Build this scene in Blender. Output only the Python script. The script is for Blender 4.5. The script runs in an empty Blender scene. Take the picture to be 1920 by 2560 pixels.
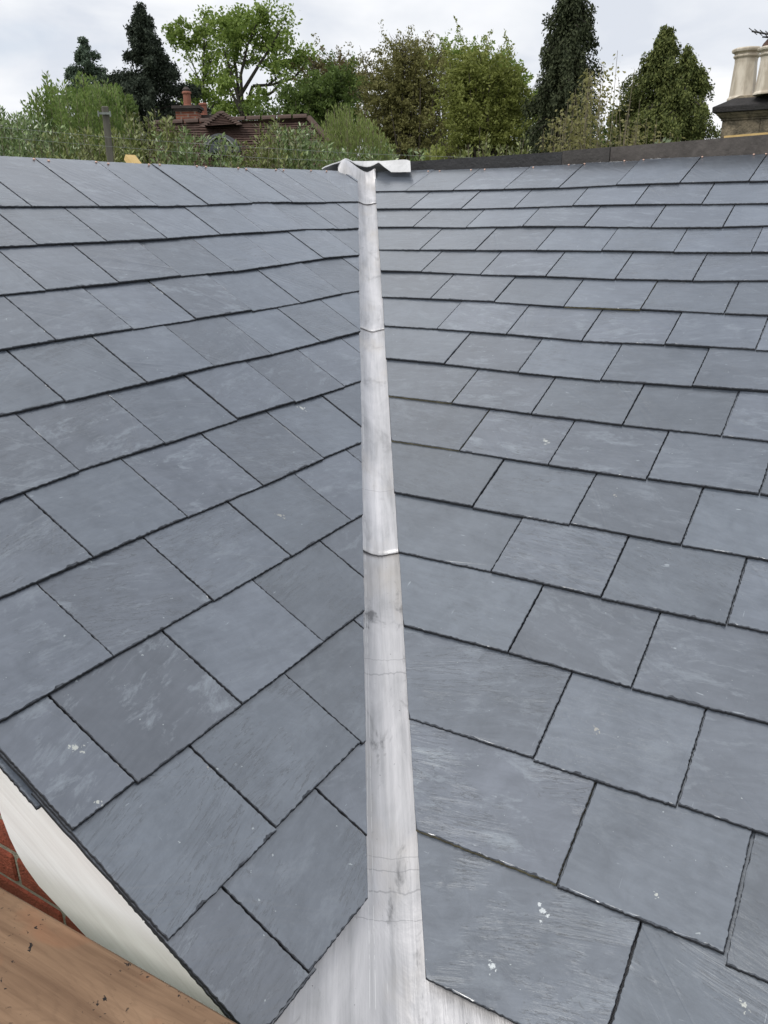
import bpy, math, random
import numpy as np
from mathutils import Matrix, Vector, noise as mnoise
random.seed(7); rng = np.random.default_rng(11)
scn = bpy.context.scene; COL = scn.collection
V3 = lambda *a: np.array(a, float)

# ------------------------------------------------------------------ camera
CAM = V3(-0.3275, -1.3335, 1.0222); F = 2029.76
RT = V3(0.969288, -0.245469, -0.015027); UP = V3(0.099938, 0.337322, 0.936070); FW = V3(0.224707, 0.908823, -0.351494)
cd = bpy.data.cameras.new('camera'); cam = bpy.data.objects.new('camera', cd); COL.objects.link(cam)
cd.sensor_fit = 'VERTICAL'; cd.sensor_height = 36; cd.lens = 36 * F / 2560; cd.clip_start = .02; cd.clip_end = 3000
m = Matrix.Identity(4)
for i in range(3):
    m[i][0], m[i][1], m[i][2], m[i][3] = RT[i], UP[i], -FW[i], CAM[i]
cam.matrix_world = m; scn.camera = cam

# ------------------------------------------------------------------ world, sun, exposure
SUN = V3(-.56, -.25, .79); SUN /= np.linalg.norm(SUN)
w = bpy.data.worlds.new('World'); scn.world = w; w.use_nodes = True
nt = w.node_tree; nt.nodes.clear(); N = nt.nodes.new; LK = nt.links.new
out = N('ShaderNodeOutputWorld'); mix = N('ShaderNodeMixShader')
sky = N('ShaderNodeTexSky'); sky.sky_type = 'NISHITA'; sky.sun_disc = False
sky.sun_elevation = math.asin(SUN[2]); sky.sun_rotation = math.atan2(SUN[0], SUN[1])
bg1 = N('ShaderNodeBackground'); bg1.inputs[1].default_value = .12; LK(sky.outputs[0], bg1.inputs[0])
tc = N('ShaderNodeTexCoord'); sp = N('ShaderNodeSeparateXYZ'); LK(tc.outputs['Generated'], sp.inputs[0])
def wm(op, a, b=None):
    n = N('ShaderNodeMath'); n.operation = op
    for i, v in enumerate((a, b)):
        if v is None: continue
        if hasattr(v, 'links'): LK(v, n.inputs[i])
        else: n.inputs[i].default_value = v
    return n.outputs[0]
zz = wm('ADD', wm('MAXIMUM', sp.outputs[2], 0.0), .22)
cb = N('ShaderNodeCombineXYZ'); LK(wm('DIVIDE', sp.outputs[0], zz), cb.inputs[0]); LK(wm('DIVIDE', sp.outputs[1], zz), cb.inputs[1])
def wnoise(scale, det, rough, off):
    mp = N('ShaderNodeMapping'); mp.inputs['Location'].default_value = off; LK(cb.outputs[0], mp.inputs[0])
    n = N('ShaderNodeTexNoise'); n.inputs['Scale'].default_value = scale; n.inputs['Detail'].default_value = det
    n.inputs['Roughness'].default_value = rough; n.inputs['Distortion'].default_value = .35; LK(mp.outputs[0], n.inputs[0]); return n.outputs[0]
n1 = wnoise(1.5, 5, .52, (3.1, 1.7, 0)); n2 = wnoise(1.1, 4, .5, (7.3, 5.2, 0))
r1 = N('ShaderNodeValToRGB'); LK(n1, r1.inputs[0])
r1.color_ramp.elements[0].position = .36; r1.color_ramp.elements[0].color = (.60, .635, .70, 1)
r1.color_ramp.elements[1].position = .64; r1.color_ramp.elements[1].color = (.86, .865, .885, 1)
e = r1.color_ramp.elements.new(.5); e.color = (.735, .755, .79, 1)
bg2 = N('ShaderNodeBackground'); bg2.inputs[1].default_value = 1.0; LK(r1.outputs[0], bg2.inputs[0])
r2 = N('ShaderNodeValToRGB'); LK(n2, r2.inputs[0])
r2.color_ramp.elements[0].position = .30; r2.color_ramp.elements[0].color = (.72,) * 3 + (1,)
r2.color_ramp.elements[1].position = .42; r2.color_ramp.elements[1].color = (1,) * 4
LK(r2.outputs[0], mix.inputs[0]); LK(bg1.outputs[0], mix.inputs[1]); LK(bg2.outputs[0], mix.inputs[2]); LK(mix.outputs[0], out.inputs[0])
sd = bpy.data.lights.new('sun', 'SUN'); sd.energy = 1.5; sd.angle = math.radians(22); sd.color = (1, .965, .91)
so = bpy.data.objects.new('sun', sd); COL.objects.link(so); so.rotation_euler = Vector(SUN).to_track_quat('Z', 'Y').to_euler(); so.location = (0, 0, 20)
vs = scn.view_settings; vs.view_transform = 'Standard'; vs.look = 'None'; vs.gamma = 1; vs.exposure = .3; vs.use_curve_mapping = False

GZ = -3.2
# ------------------------------------------------------------------ helpers
def world(o):
    p = o.parent
    return (world(p) @ o.matrix_parent_inverse @ o.matrix_basis) if p else o.matrix_basis.copy()
def tag(o, label=None, cat=None, group=None, kind=None):
    for k, v in (('label', label), ('category', cat), ('group', group), ('kind', kind)):
        if v: o[k] = v
    return o
def setparent(o, p):
    if p is not None:
        o.parent = p; o.matrix_parent_inverse = world(p).inverted()
def empty(name, loc, label, cat, group=None):
    o = bpy.data.objects.new(name, None); COL.objects.link(o); o.location = loc; o.empty_display_size = .2
    return tag(o, label, cat, group)
def frame(origin, x, y, z):
    M = Matrix.Identity(4)
    for i in range(3): M[i][0], M[i][1], M[i][2], M[i][3] = x[i], y[i], z[i], origin[i]
    return M
def mesh(name, verts, faces, mats, parent=None, M=None, fm=None, smooth=False):
    me = bpy.data.meshes.new(name); me.from_pydata([tuple(map(float, v)) for v in verts], [], faces)
    for a in (mats if isinstance(mats, (list, tuple)) else [mats]): me.materials.append(a)
    if fm is not None: me.polygons.foreach_set('material_index', fm)
    if smooth: me.polygons.foreach_set('use_smooth', [True] * len(me.polygons))
    me.update()
    return obj(name, me, parent, M)
def obj(name, me, parent=None, M=None):
    o = bpy.data.objects.new(name, me); COL.objects.link(o)
    if M is not None: o.matrix_basis = M
    setparent(o, parent); return o
class MB:
    def __init__(s): s.v = []; s.f = []; s.m = []
    def add(s, v, f, m=0):
        b = len(s.v); s.v += [tuple(map(float, q)) for q in v]; s.f += [tuple(i + b for i in q) for q in f]; s.m += [m] * len(f); return s
    def box(s, o, x, y, z, m=0):      # corner o and three edge vectors
        o, x, y, z = map(lambda a: np.array(a, float), (o, x, y, z))
        v = [o, o + x, o + x + y, o + y, o + z, o + x + z, o + x + y + z, o + y + z]
        if np.dot(np.cross(x, y), z) > 0: f = [(3, 2, 1, 0), (4, 5, 6, 7), (0, 1, 5, 4), (1, 2, 6, 5), (2, 3, 7, 6), (3, 0, 4, 7)]
        else: f = [(0, 1, 2, 3), (7, 6, 5, 4), (4, 5, 1, 0), (5, 6, 2, 1), (6, 7, 3, 2), (7, 4, 0, 3)]
        return s.add(v, f, m)
    def bbox(s, c, x, y, z, b, m=0):   # box about centre c with bevel b on all edges (24 verts)
        c, x, y, z = map(lambda a: np.array(a, float), (c, x, y, z)); hx, hy, hz = [np.linalg.norm(a) / 2 for a in (x, y, z)]
        ux, uy, uz = x / hx / 2, y / hy / 2, z / hz / 2
        import itertools
        V = []; idx = {}
        for sg in itertools.product((-1, 1), repeat=3):
            for ax in range(3):
                h = [hx - b, hy - b, hz - b]; h[ax] += b
                idx[(sg, ax)] = len(V); V.append(c + ux * h[0] * sg[0] + uy * h[1] * sg[1] + uz * h[2] * sg[2])
        Fc = []
        for sg in itertools.product((-1, 1), repeat=3): Fc.append((idx[(sg, 0)], idx[(sg, 1)], idx[(sg, 2)]))
        for ax in range(3):
            for q in (-1, 1):
                o1, o2 = [a for a in range(3) if a != ax]; L = []
                for p1, p2 in ((-1, -1), (1, -1), (1, 1), (-1, 1)):
                    t = [0, 0, 0]; t[ax] = q; t[o1] = p1; t[o2] = p2; L.append(idx[(tuple(t), ax)])
                Fc.append(tuple(L))
            o1, o2 = [a for a in range(3) if a != ax]
            for p1, p2 in itertools.product((-1, 1), repeat=2):
                L = []
                for q, k in ((-1, o1), (1, o1), (1, o2), (-1, o2)):
                    t = [0, 0, 0]; t[ax] = q; t[o1] = p1; t[o2] = p2; L.append(idx[(tuple(t), k)])
                Fc.append(tuple(L))
        return s.add(V, Fc, m)
    def tube(s, pts, rad, n=6, m=0, cap=True):
        pts = [np.array(p, float) for p in pts]; rad = rad if isinstance(rad, (list, tuple)) else [rad] * len(pts); V = []
        for i, p in enumerate(pts):
            d = pts[min(i + 1, len(pts) - 1)] - pts[max(i - 1, 0)]; d /= np.linalg.norm(d) + 1e-9
            a = np.cross(d, (0, 0, 1) if abs(d[2]) < .9 else (1, 0, 0)); a /= np.linalg.norm(a); b = np.cross(d, a)
            V += [p + rad[i] * (a * math.cos(2 * math.pi * k / n) + b * math.sin(2 * math.pi * k / n)) for k in range(n)]
        Fc = [(i * n + k, i * n + (k + 1) % n, (i + 1) * n + (k + 1) % n, (i + 1) * n + k) for i in range(len(pts) - 1) for k in range(n)]
        if cap: Fc += [tuple(range(n))[::-1], tuple(range((len(pts) - 1) * n, len(pts) * n))]
        return s.add(V, Fc, m)
    def lathe(s, c, prof, n=8, m=0, ph=0):
        V = []; c = np.array(c, float)
        for r, z in prof: V += [c + (r * math.cos(2 * math.pi * k / n + ph), r * math.sin(2 * math.pi * k / n + ph), z) for k in range(n)]
        Fc = [(i * n + k, i * n + (k + 1) % n, (i + 1) * n + (k + 1) % n, (i + 1) * n + k) for i in range(len(prof) - 1) for k in range(n)]
        return s.add(V, Fc, m)
    def build(s, name, mats, parent=None, smooth=False): return mesh(name, s.v, s.f, mats, parent, None, s.m, smooth)
def ray(x, y): return FW + RT * (x - 960) / F - UP * (y - 1280) / F
def sight(x, y, d):                    # the place d metres away (on plan) in a given direction
    r = ray(x, y); return CAM + r * d / math.hypot(r[0], r[1])

# ------------------------------------------------------------------ materials
class NT:
    def __init__(s, name):
        s.m = bpy.data.materials.new(name); s.m.use_nodes = True; s.t = s.m.node_tree; s.t.nodes.clear()
        s.o = s.n('ShaderNodeOutputMaterial'); s.b = s.n('ShaderNodeBsdfPrincipled'); s.l(s.b.outputs[0], s.o.inputs[0]); s.tc = s.n('ShaderNodeTexCoord')
    def n(s, k): return s.t.nodes.new(k)
    def l(s, a, b): s.t.links.new(a, b)
    def set(s, inp, v):
        if hasattr(v, 'links'): s.l(v, inp)
        else: inp.default_value = v
    def math(s, op, a, b=None, c=None, clamp=False):
        n = s.n('ShaderNodeMath'); n.operation = op; n.use_clamp = clamp
        for i, v in enumerate((a, b, c)):
            if v is not None: s.set(n.inputs[i], v)
        return n.outputs[0]
    def vm(s, op, a, b=None):
        n = s.n('ShaderNodeVectorMath'); n.operation = op
        for i, v in enumerate((a, b)):
            if v is not None: s.set(n.inputs[i], v)
        return n.outputs['Value'] if op in ('LENGTH', 'DISTANCE') else n.outputs[0]
    def map(s, v, scale=(1, 1, 1), rot=(0, 0, 0), loc=(0, 0, 0)):
        n = s.n('ShaderNodeMapping'); s.l(v, n.inputs[0]); s.set(n.inputs['Scale'], scale); s.set(n.inputs['Rotation'], rot); s.set(n.inputs['Location'], loc); return n.outputs[0]
    def noise(s, v, scale, det=4, rough=.55, dist=0.):
        n = s.n('ShaderNodeTexNoise'); s.l(v, n.inputs[0]); s.set(n.inputs['Scale'], scale); n.inputs['Detail'].default_value = det
        n.inputs['Roughness'].default_value = rough; n.inputs['Distortion'].default_value = dist; return n.outputs[0]
    def ramp(s, v, *st):
        n = s.n('ShaderNodeValToRGB'); s.l(v, n.inputs[0]); el = n.color_ramp.elements
        while len(el) < len(st): el.new(.5)
        for e, (p, c) in zip(el, sorted(st, key=lambda q: q[0])):
            e.position = p; e.color = (c, c, c, 1) if not isinstance(c, tuple) else c + (1,)
        return n.outputs[0]
    def mixc(s, f, a, b, mode='MIX'):
        n = s.n('ShaderNodeMix'); n.data_type = 'RGBA'; n.blend_type = mode; s.set(n.inputs[0], f)
        for i, v in ((6, a), (7, b)): s.set(n.inputs[i], v + (1,) if isinstance(v, tuple) and len(v) == 3 else v)
        return n.outputs[2]
    def bump(s, h, st=.5, dist=.01, nrm=None):
        n = s.n('ShaderNodeBump'); s.l(h, n.inputs['Height']); n.inputs['Strength'].default_value = st; n.inputs['Distance'].default_value = dist
        if nrm is not None: s.l(nrm, n.inputs['Normal'])
        return n.outputs[0]
    def done(s, col, rough=.7, nrm=None, spec=.5):
        s.set(s.b.inputs['Base Color'], col + (1,) if isinstance(col, tuple) and len(col) == 3 else col); s.set(s.b.inputs['Roughness'], rough)
        s.b.inputs['Specular IOR Level'].default_value = spec
        if nrm is not None: s.l(nrm, s.b.inputs['Normal'])
        return s.m
def plain(name, col, rough=.7, var=.25, scale=6, bump=.3, coord='Object', bd=.01, spec=.4):
    k = NT(name); v = k.tc.outputs[coord]; a = k.noise(v, scale, 6, .6); b = k.noise(v, scale * 7, 4, .6)
    f = k.math('ADD', k.math('MULTIPLY', a, .65), k.math('MULTIPLY', b, .35))
    c = k.mixc(k.ramp(f, (.32, 0.), (.68, 1.)), tuple(x * (1 - var) for x in col), tuple(min(1, x * (1 + var)) for x in col))
    return k.done(c, rough, k.bump(b, bump, bd), spec)

def slate_mat(name, marks=(), ochre=0.):
    k = NT(name); oi = k.n('ShaderNodeObjectInfo'); rnd = oi.outputs['Random']
    rnd2 = k.math('FRACT', k.math('MULTIPLY', rnd, 37.7)); rnd3 = k.math('FRACT', k.math('MULTIPLY', rnd, 91.3)); rnd4 = k.math('FRACT', k.math('MULTIPLY', rnd, 211.9))
    off = k.n('ShaderNodeCombineXYZ'); k.l(k.math('MULTIPLY', rnd, 60.), off.inputs[0]); k.l(k.math('MULTIPLY', rnd2, 40.), off.inputs[1]); k.l(k.math('MULTIPLY', rnd3, 20.), off.inputs[2])
    P0 = k.tc.outputs['Object']; P = k.vm('ADD', P0, off.outputs[0])
    rv = k.n('ShaderNodeCombineXYZ'); k.l(k.math('MULTIPLY', k.math('SUBTRACT', rnd2, .5), .6), rv.inputs[2])
    PR = k.map(P, (1, 1, 1), rv.outputs[0])
    big = k.noise(P, 5, 4, .6, .6); mid = k.noise(PR, 17, 6, .65, 1.1); fin = k.noise(P, 150, 3, .6)
    grain = k.noise(k.map(PR, (14, 70, 20)), 1, 5, .6, .3)
    tone = k.math('ADD', k.math('MULTIPLY', big, .45), k.math('ADD', k.math('MULTIPLY', mid, .3), k.math('MULTIPLY', grain, .25)))
    base = k.mixc(k.ramp(tone, (.36, 0.), (.64, 1.)), (.048, .056, .071), (.112, .124, .147))
    hue = k.mixc(rnd3, (.98, 1.0, 1.0), (1.01, .992, 1.015)); base = k.mixc(1., base, hue, 'MULTIPLY')
    val = k.math('ADD', .76, k.math('MULTIPLY', rnd, .5)); vc = k.n('ShaderNodeCombineXYZ')
    for i in range(3): k.l(val, vc.inputs[i])
    base = k.mixc(1., base, vc.outputs[0], 'MULTIPLY')
    # pale chalky smears, more on some slates
    sm = k.noise(k.map(PR, (9, 22, 7), (0, 0, .7)), 1, 9, .74, .35)
    amt = k.ramp(rnd3, (0., .12), (.5, .5), (1., 1.))
    smm = k.math('MULTIPLY', k.ramp(sm, (.53, 0.), (.60, .5), (.70, 1.)), amt)
    base = k.mixc(smm, base, (.205, .225, .25))
    # scratches and specks
    for ang, sc, th in ((.5, (12, 190, 12), .735), (-.7, (150, 16, 12), .74), (1.2, (26, 110, 12), .72)):
        s1 = k.noise(k.map(P, sc, (0, 0, ang)), 1, 2, .5, .2)
        base = k.mixc(k.math('MULTIPLY', k.ramp(s1, (th, 0.), (th + .04, .75)), k.ramp(mid, (.5, 0.), (.62, 1.))), base, (.33, .35, .37))
    spk = k.noise(P, 95, 2, .5); base = k.mixc(k.ramp(spk, (.755, 0.), (.78, .8)), base, (.36, .38, .38))
    dk = k.noise(P, 60, 2, .5, .5); base = k.mixc(k.ramp(dk, (.74, 0.), (.78, .7)), base, (.06, .065, .075))
    # riven ledges: terraces of a stretched noise, dark crevice lines, highlights painted along the lips
    led = k.noise(k.map(PR, (3.0, 21, 5)), 1, 8, .62, .5)
    ter = k.math('MULTIPLY', led, 12.); fr = k.math('FRACT', ter); stp = k.math('SUBTRACT', ter, fr)
    msk = k.noise(k.vm('ADD', PR, (5.3, 2.2, 9.1)), 5, 5, .62)
    lm = k.math('MULTIPLY', k.ramp(msk, (.47, 0.), (.54, 1.)), k.ramp(rnd4, (.25, .12), (.45, .7), (.7, 1.)))
    line = k.math('MULTIPLY', k.ramp(fr, (0., 1.), (.09, .9), (.14, .0)), lm)
    base = k.mixc(k.math('MULTIPLY', line, .7), base, (.035, .038, .045))
    hl = k.math('MULTIPLY', k.ramp(fr, (.86, .0), (.97, .45)), lm); base = k.mixc(k.math('MULTIPLY', hl, .4), base, (.20, .215, .24))
    if ochre:
        oc = k.noise(P, 22, 5, .7, 1.); base = k.mixc(k.math('MULTIPLY', k.ramp(oc, (.64, 0.), (.70, 1.)), ochre), base, (.34, .29, .2))
    for (mx, my, r, colr) in marks:      # lime splashes and droppings, each at its own place on the slate
        wp = k.n('ShaderNodeTexNoise'); k.l(P, wp.inputs[0]); wp.inputs['Scale'].default_value = .8 / r; wp.inputs['Detail'].default_value = 6; wp.inputs['Roughness'].default_value = .7
        wv = k.vm('MULTIPLY', k.vm('SUBTRACT', wp.outputs[1], (.5, .5, .5)), (r * 3.2, r * 3.2, 0.))
        for ox, oy, rr in ((0, 0, 1.), (r * 1.4, -r * .8, .45), (-r * 1.1, r * 1.0, .4), (r * .5, -r * 2.0, .4)):
            d = k.vm('DISTANCE', k.vm('ADD', k.map(P0, (1, 1, 0)), wv), (mx + ox, my + oy, 0.))
            base = k.mixc(k.ramp(k.math('DIVIDE', d, r * rr), (.62, .9), (.8, .0)), base, colr)
    h = k.math('ADD', k.math('MULTIPLY', k.math('MULTIPLY', k.math('SUBTRACT', 1., fr), lm), .09), k.math('ADD', k.math('MULTIPLY', grain, .05), k.math('ADD', k.math('MULTIPLY', mid, .16), k.math('MULTIPLY', fin, .02))))
    rough = k.math('ADD', .27, k.math('MULTIPLY', mid, .2))
    for nm_, vl_ in (('IOR', 1.6), ('Sheen Weight', 1.), ('Sheen Roughness', .16), ('Sheen Tint', (.9, .95, 1, 1)), ('Coat Weight', 1.), ('Coat Roughness', .24), ('Coat IOR', 1.8), ('Coat Tint', (.93, .97, 1, 1))): k.b.inputs[nm_].default_value = vl_
    return k.done(base, rough, k.bump(h, .7, .012), .6)

CREAM = (.50, .49, .43); WHITE = (.62, .63, .62); TAN = (.33, .30, .25)
M_slate = slate_mat('slate'); M_edge = plain('slate dressed edge with painted shade', (.022, .024, .029), .8, .45, 90, .6)  # dressed edge colour darkened to paint in the shadow lines at the tails
M_chamfer = plain('slate chipped margin', (.078, .086, .102), .75, .6, 120, .5)
M_edge_ochre = plain('slate edge with lichen', (.11, .098, .06), .85, .6, 60, .6)

def lead_mat(name, seed, tone=1., tide=()):
    k = NT(name); P0 = k.tc.outputs['Object']; P = k.map(P0, (1, 1, 1), (0, 0, 0), (seed, seed * 2.3, 0))
    st = k.noise(k.map(P, (34, 1.9, 10)), 1, 6, .6, .5); fine = k.noise(k.map(P, (180, 5, 50)), 1, 4, .6); bl = k.noise(k.map(P, (9, 5, 5)), 1, 5, .6, .9)
    pt = k.noise(P, 130, 3, .5)
    f = k.math('ADD', k.math('MULTIPLY', st, .46), k.math('ADD', k.math('MULTIPLY', bl, .40), k.math('MULTIPLY', fine, .14)))
    c = k.ramp(f, (.34, (.33 * tone, .33 * tone, .34 * tone)), (.46, (.50 * tone, .497 * tone, .51 * tone)), (.6, (.66 * tone, .65 * tone, .665 * tone)))
    warm = k.noise(k.map(P, (6, 3, 3), (0, 0, .4)), 1, 4, .6); c = k.mixc(k.ramp(warm, (.52, 0.), (.7, .55)), c, (.50 * tone, .455 * tone, .40 * tone))
    dark = k.noise(k.map(P, (14, 7, 8), (0, 0, 0), (3, 3, 3)), 1, 5, .65, .8); c = k.mixc(k.ramp(dark, (.56, 0.), (.68,   .3 if seed > 2 else .85)), c, (.17, .17, .175))
    c = k.mixc(k.ramp(pt, (.735, 0.), (.76, .9)), c, (.09, .09, .09))
    sx = k.n('ShaderNodeSeparateXYZ'); k.l(P0, sx.inputs[0]); X, Y = sx.outputs[0], sx.outputs[1]
    for (y0, amp, wd) in tide:
        wv = k.noise(k.map(P, (22, .01, 1), (0, 0, 0), (y0 * 7, 0, 0)), 1, 3, .6)
        d = k.math('ABSOLUTE', k.math('SUBTRACT', k.math('SUBTRACT', Y, y0), k.math('MULTIPLY', k.math('SUBTRACT', wv, .5), amp)))
        c = k.mixc(k.ramp(k.math('DIVIDE', d, wd), (.6, .42), (1., 0.)), c, (.22, .22, .23))
    for x0, sl in ((-.038, .004), (-.0315, -.003)):
        d = k.math('ABSOLUTE', k.math('SUBTRACT', X, k.math('ADD', x0, k.math('MULTIPLY', Y, sl))))
        g = k.noise(k.map(P, (1, 30, 1)), 1, 3, .6)
        c = k.mixc(k.math('MULTIPLY', k.ramp(k.math('DIVIDE', d, .0007), (.7, 1.), (1., 0.)), k.ramp(g, (.42, 0.), (.5, .8))), c, (.72, .72, .72))
    sc = k.noise(k.map(P, (200, 9, 50), (0, 0, .5)), 1, 2, .5); c = k.mixc(k.ramp(sc, (.74, 0.), (.77, .6)), c, (.66, .66, .66))
    h = k.math('ADD', k.math('MULTIPLY', bl, .5), k.math('ADD', k.math('MULTIPLY', st, .3), k.math('MULTIPLY', fine, .06)))
    k.b.inputs['Metallic'].default_value = .5
    return k.done(c, k.math('ADD', .30, k.math('MULTIPLY', bl, .25)), k.bump(h, .55, .012), .5)

def wood_mat(name, c1, c2, grain=(2, 40, 40), knots=0., specks=0., rough=.8):
    k = NT(name); P = k.tc.outputs['Object']
    a = k.noise(k.map(P, grain), 1, 6, .6, .8); b = k.noise(k.map(P, (grain[0] * 2.5, grain[1] * 4, grain[2] * 4)), 1, 4, .6); l = k.noise(P, 4, 3, .5, .5)
    f = k.math('ADD', k.math('MULTIPLY', a, .5), k.math('ADD', k.math('MULTIPLY', b, .2), k.math('MULTIPLY', l, .3)))
    c = k.mixc(k.ramp(f, (.36, 0.), (.62, 1.)), c1, c2)
    if knots:
        vo = k.n('ShaderNodeTexVoronoi'); k.l(k.map(P, (2.6, 7, 7)), vo.inputs[0]); vo.inputs['Scale'].default_value = 1.
        c = k.mixc(k.ramp(vo.outputs[0], (.05, knots), (.16, 0.)), c, tuple(x * .35 for x in c1))
        w1 = k.math('SINE', k.math('MULTIPLY', k.math('ADD', vo.outputs[0], k.math('MULTIPLY', a, .35)), 85.)); c = k.mixc(k.ramp(w1, (.55, 0.), (1., .14)), c, tuple(x * .62 for x in c1))
        red = k.noise(P, 7, 3, .5, .6); c = k.mixc(k.ramp(red, (.58, 0.), (.72, .5)), c, (c2[0] * 1.05, c2[1] * .72, c2[2] * .6))
    if specks:
        m_ = k.noise(P, 11, 3, .6); s_ = k.noise(k.map(P, (1, 1, 1)), 120, 2, .5, .5)
        c = k.mixc(k.math('MULTIPLY', k.ramp(s_, (.66, 0.), (.69, 1.)), k.ramp(m_, (.5, 0.), (.6, specks))), c, (.012, .01, .01))
    return k.done(c, rough, k.bump(k.math('ADD', a, k.math('MULTIPLY', b, .5)), .35, .004), .3)
M_white = wood_mat('white primed timber', (.76, .735, .72), (.92, .915, .905), (1.3, 22, 22), rough=.55)
M_plank = wood_mat('worn scaffold timber', (.125, .072, .042), (.27, .172, .105), (2, 26, 26), .9, 1.)
M_pine = wood_mat('fresh sawn pine', (.52, .36, .14), (.66, .48, .22), (3, 30, 30))
M_post = wood_mat('weathered grey timber', (.085, .08, .065), (.17, .16, .13), (8, 8, 1.2))
M_ridge1 = plain('dark ridge board', (.036, .036, .038), .7, .3, 8, .5); M_ridge2 = plain('brown grey ridge board', (.062, .057, .054), .75, .3, 8, .5)
M_under = plain('roof underlay', (.03, .03, .033), .9)
M_mortar = plain('pale mortar', (.36, .34, .27), .9, .25, 60, .8)
M_brick = plain('red brick', (.27, .066, .036), .85, .4, 28, .8)
M_copper = plain('copper', (.62, .42, .34), .4, .2, 60, .1, spec=.6); M_copper.node_tree.nodes['Principled BSDF'].inputs['Metallic'].default_value = .6
M_wire = plain('galvanised wire', (.22, .24, .22), .5)
def brick_mat(name, scale=1., c1=(.23, .07, .04), c2=(.33, .11, .06), mor=(.3, .27, .22), op='ADD'):
    k = NT(name); P = k.tc.outputs['Object']; b = k.n('ShaderNodeTexBrick'); sx = k.n('ShaderNodeSeparateXYZ'); k.l(P, sx.inputs[0]); cb_ = k.n('ShaderNodeCombineXYZ')
    k.l(k.math('MULTIPLY', k.math(op, sx.outputs[0], sx.outputs[1]), .72), cb_.inputs[0]); k.l(sx.outputs[2], cb_.inputs[1]); k.l(cb_.outputs[0], b.inputs[0])
    b.inputs['Scale'].default_value = scale; b.inputs['Brick Width'].default_value = .225; b.inputs['Row Height'].default_value = .075; b.inputs['Mortar Size'].default_value = .01
    b.inputs['Color1'].default_value = c1 + (1,); b.inputs['Color2'].default_value = c2 + (1,); b.inputs['Mortar'].default_value = mor + (1,)
    n_ = k.noise(P, 9, 5, .6); c = k.mixc(k.ramp(n_, (.35, .55), (.7, 0.)), b.outputs[0], tuple(x * .4 for x in c1))
    return k.done(c, .9, k.bump(b.outputs[1], -.5, .01))
M_bricktex = brick_mat('distant red brickwork'); M_bricktex_b = brick_mat('red brickwork', op='SUBTRACT')

# ------------------------------------------------------------------ ground
k = NT('meadow ground'); a = k.noise(k.tc.outputs['Object'], .4, 6, .6); b = k.noise(k.tc.outputs['Object'], 9, 5, .7)
M_ground = k.done(k.mixc(k.ramp(k.math('ADD', k.math('MULTIPLY', a, .5), k.math('MULTIPLY', b, .5)), (.35, 0.), (.65, 1.)), (.035, .055, .018), (.075, .10, .035)), .95, k.bump(b, .6, .05), .2)
R_ = 1500; nS = 48
mesh('ground', [(0, 0, 0)] + [(R_ * math.cos(2 * math.pi * i / nS), R_ * math.sin(2 * math.pi * i / nS), 0) for i in range(nS)], [(0, 1 + i, 1 + (i + 1) % nS) for i in range(nS)], M_ground, None, Matrix.Translation((0, 0, GZ)))['kind'] = 'structure'

# ------------------------------------------------------------------ house with two slated slopes
hL = V3(.711721, .702462, 0); uL = V3(-.590233, .598012, .542223); nL = np.cross(hL, uL)
hR = V3(.711719, -.702464, 0); uR = V3(.649987, .658551, .379246); nR = np.cross(hR, uR)      # hR points right and towards the viewer
v = V3(.208268, .921191, .328683); vh = V3(v[0], v[1], 0) / math.hypot(v[0], v[1]); xh = V3(vh[1], -vh[0], 0)
pL = V3(uL[0], uL[1], 0) / math.hypot(uL[0], uL[1]); pR = V3(uR[0], uR[1], 0) / math.hypot(uR[0], uR[1])
tanL, tanR = uL[2] / math.hypot(uL[0], uL[1]), uR[2] / math.hypot(uR[0], uR[1])
wL = np.cross(nL, v); wL *= np.sign(wL @ -xh); wR = np.cross(nR, v); wR *= np.sign(wR @ xh)
house = empty('house', (float(hL[0] * 1), float(hL[1] * 1), GZ), 'house under two new slate roof slopes meeting in a lead valley across the foreground', 'house')

tabL = {1:([(0.571,-0.018),(0.831,-0.02),(1.097,-0.019),(1.367,-0.013),(1.645,-0.001),(1.923,-0.001),(2.181,-0.002),(2.464,-0.0)],[(0.463,-0.011)]),
2:([(0.448,-0.002),(0.701,-0.008),(0.965,-0.007),(1.243,0.001),(1.502,0.002),(1.788,0.008),(2.018,-0.004)],[(0.327,0.003)]),
3:([(0.323,0.004),(0.579,-0.0),(0.842,0.002),(1.098,-0.001),(1.38,0.008),(1.665,0.019),(1.935,0.014)],[(0.185,0.009)]),
4:([(0.202,0.009),(0.458,0.004),(0.71,0.001),(0.972,-0.003),(1.24,-0.003),(1.523,0.008),(1.811,None)],[(0.039,0.01)]),
5:([(0.07,0.011),(0.326,0.008),(0.586,0.008),(0.843,-0.001),(1.111,0.002),(1.374,0.007)],[(-0.103,0.015)]),
6:([(-0.054,0.012),(0.204,0.009),(0.475,0.01),(0.729,0.004),(0.987,-0.0)],[(-0.259,0.002)]),
7:([(-0.191,0.005),(0.075,0.003),(0.341,-0.002),(0.609,-0.002)],[(-0.403,0.005),(0.802,-0.006)]),
8:([(-0.314,0.002),(-0.049,-0.0),(0.219,-0.0),(0.482,0.003),(0.733,None)],[(-0.551,0.002),(0.538,0.005)]),
9:([(-0.446,-0.002),(-0.182,-0.003),(0.087,-0.003),(0.349,None)],[(-0.575,-0.005),(0.25,-0.002)]),
10:([(-0.314,-0.007),(-0.04,-0.005)],[(-0.573,-0.009)]),
11:([(-0.448,0.01),(-0.184,None)],[(-0.292,0.009),(-0.529,0.011)])}
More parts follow.
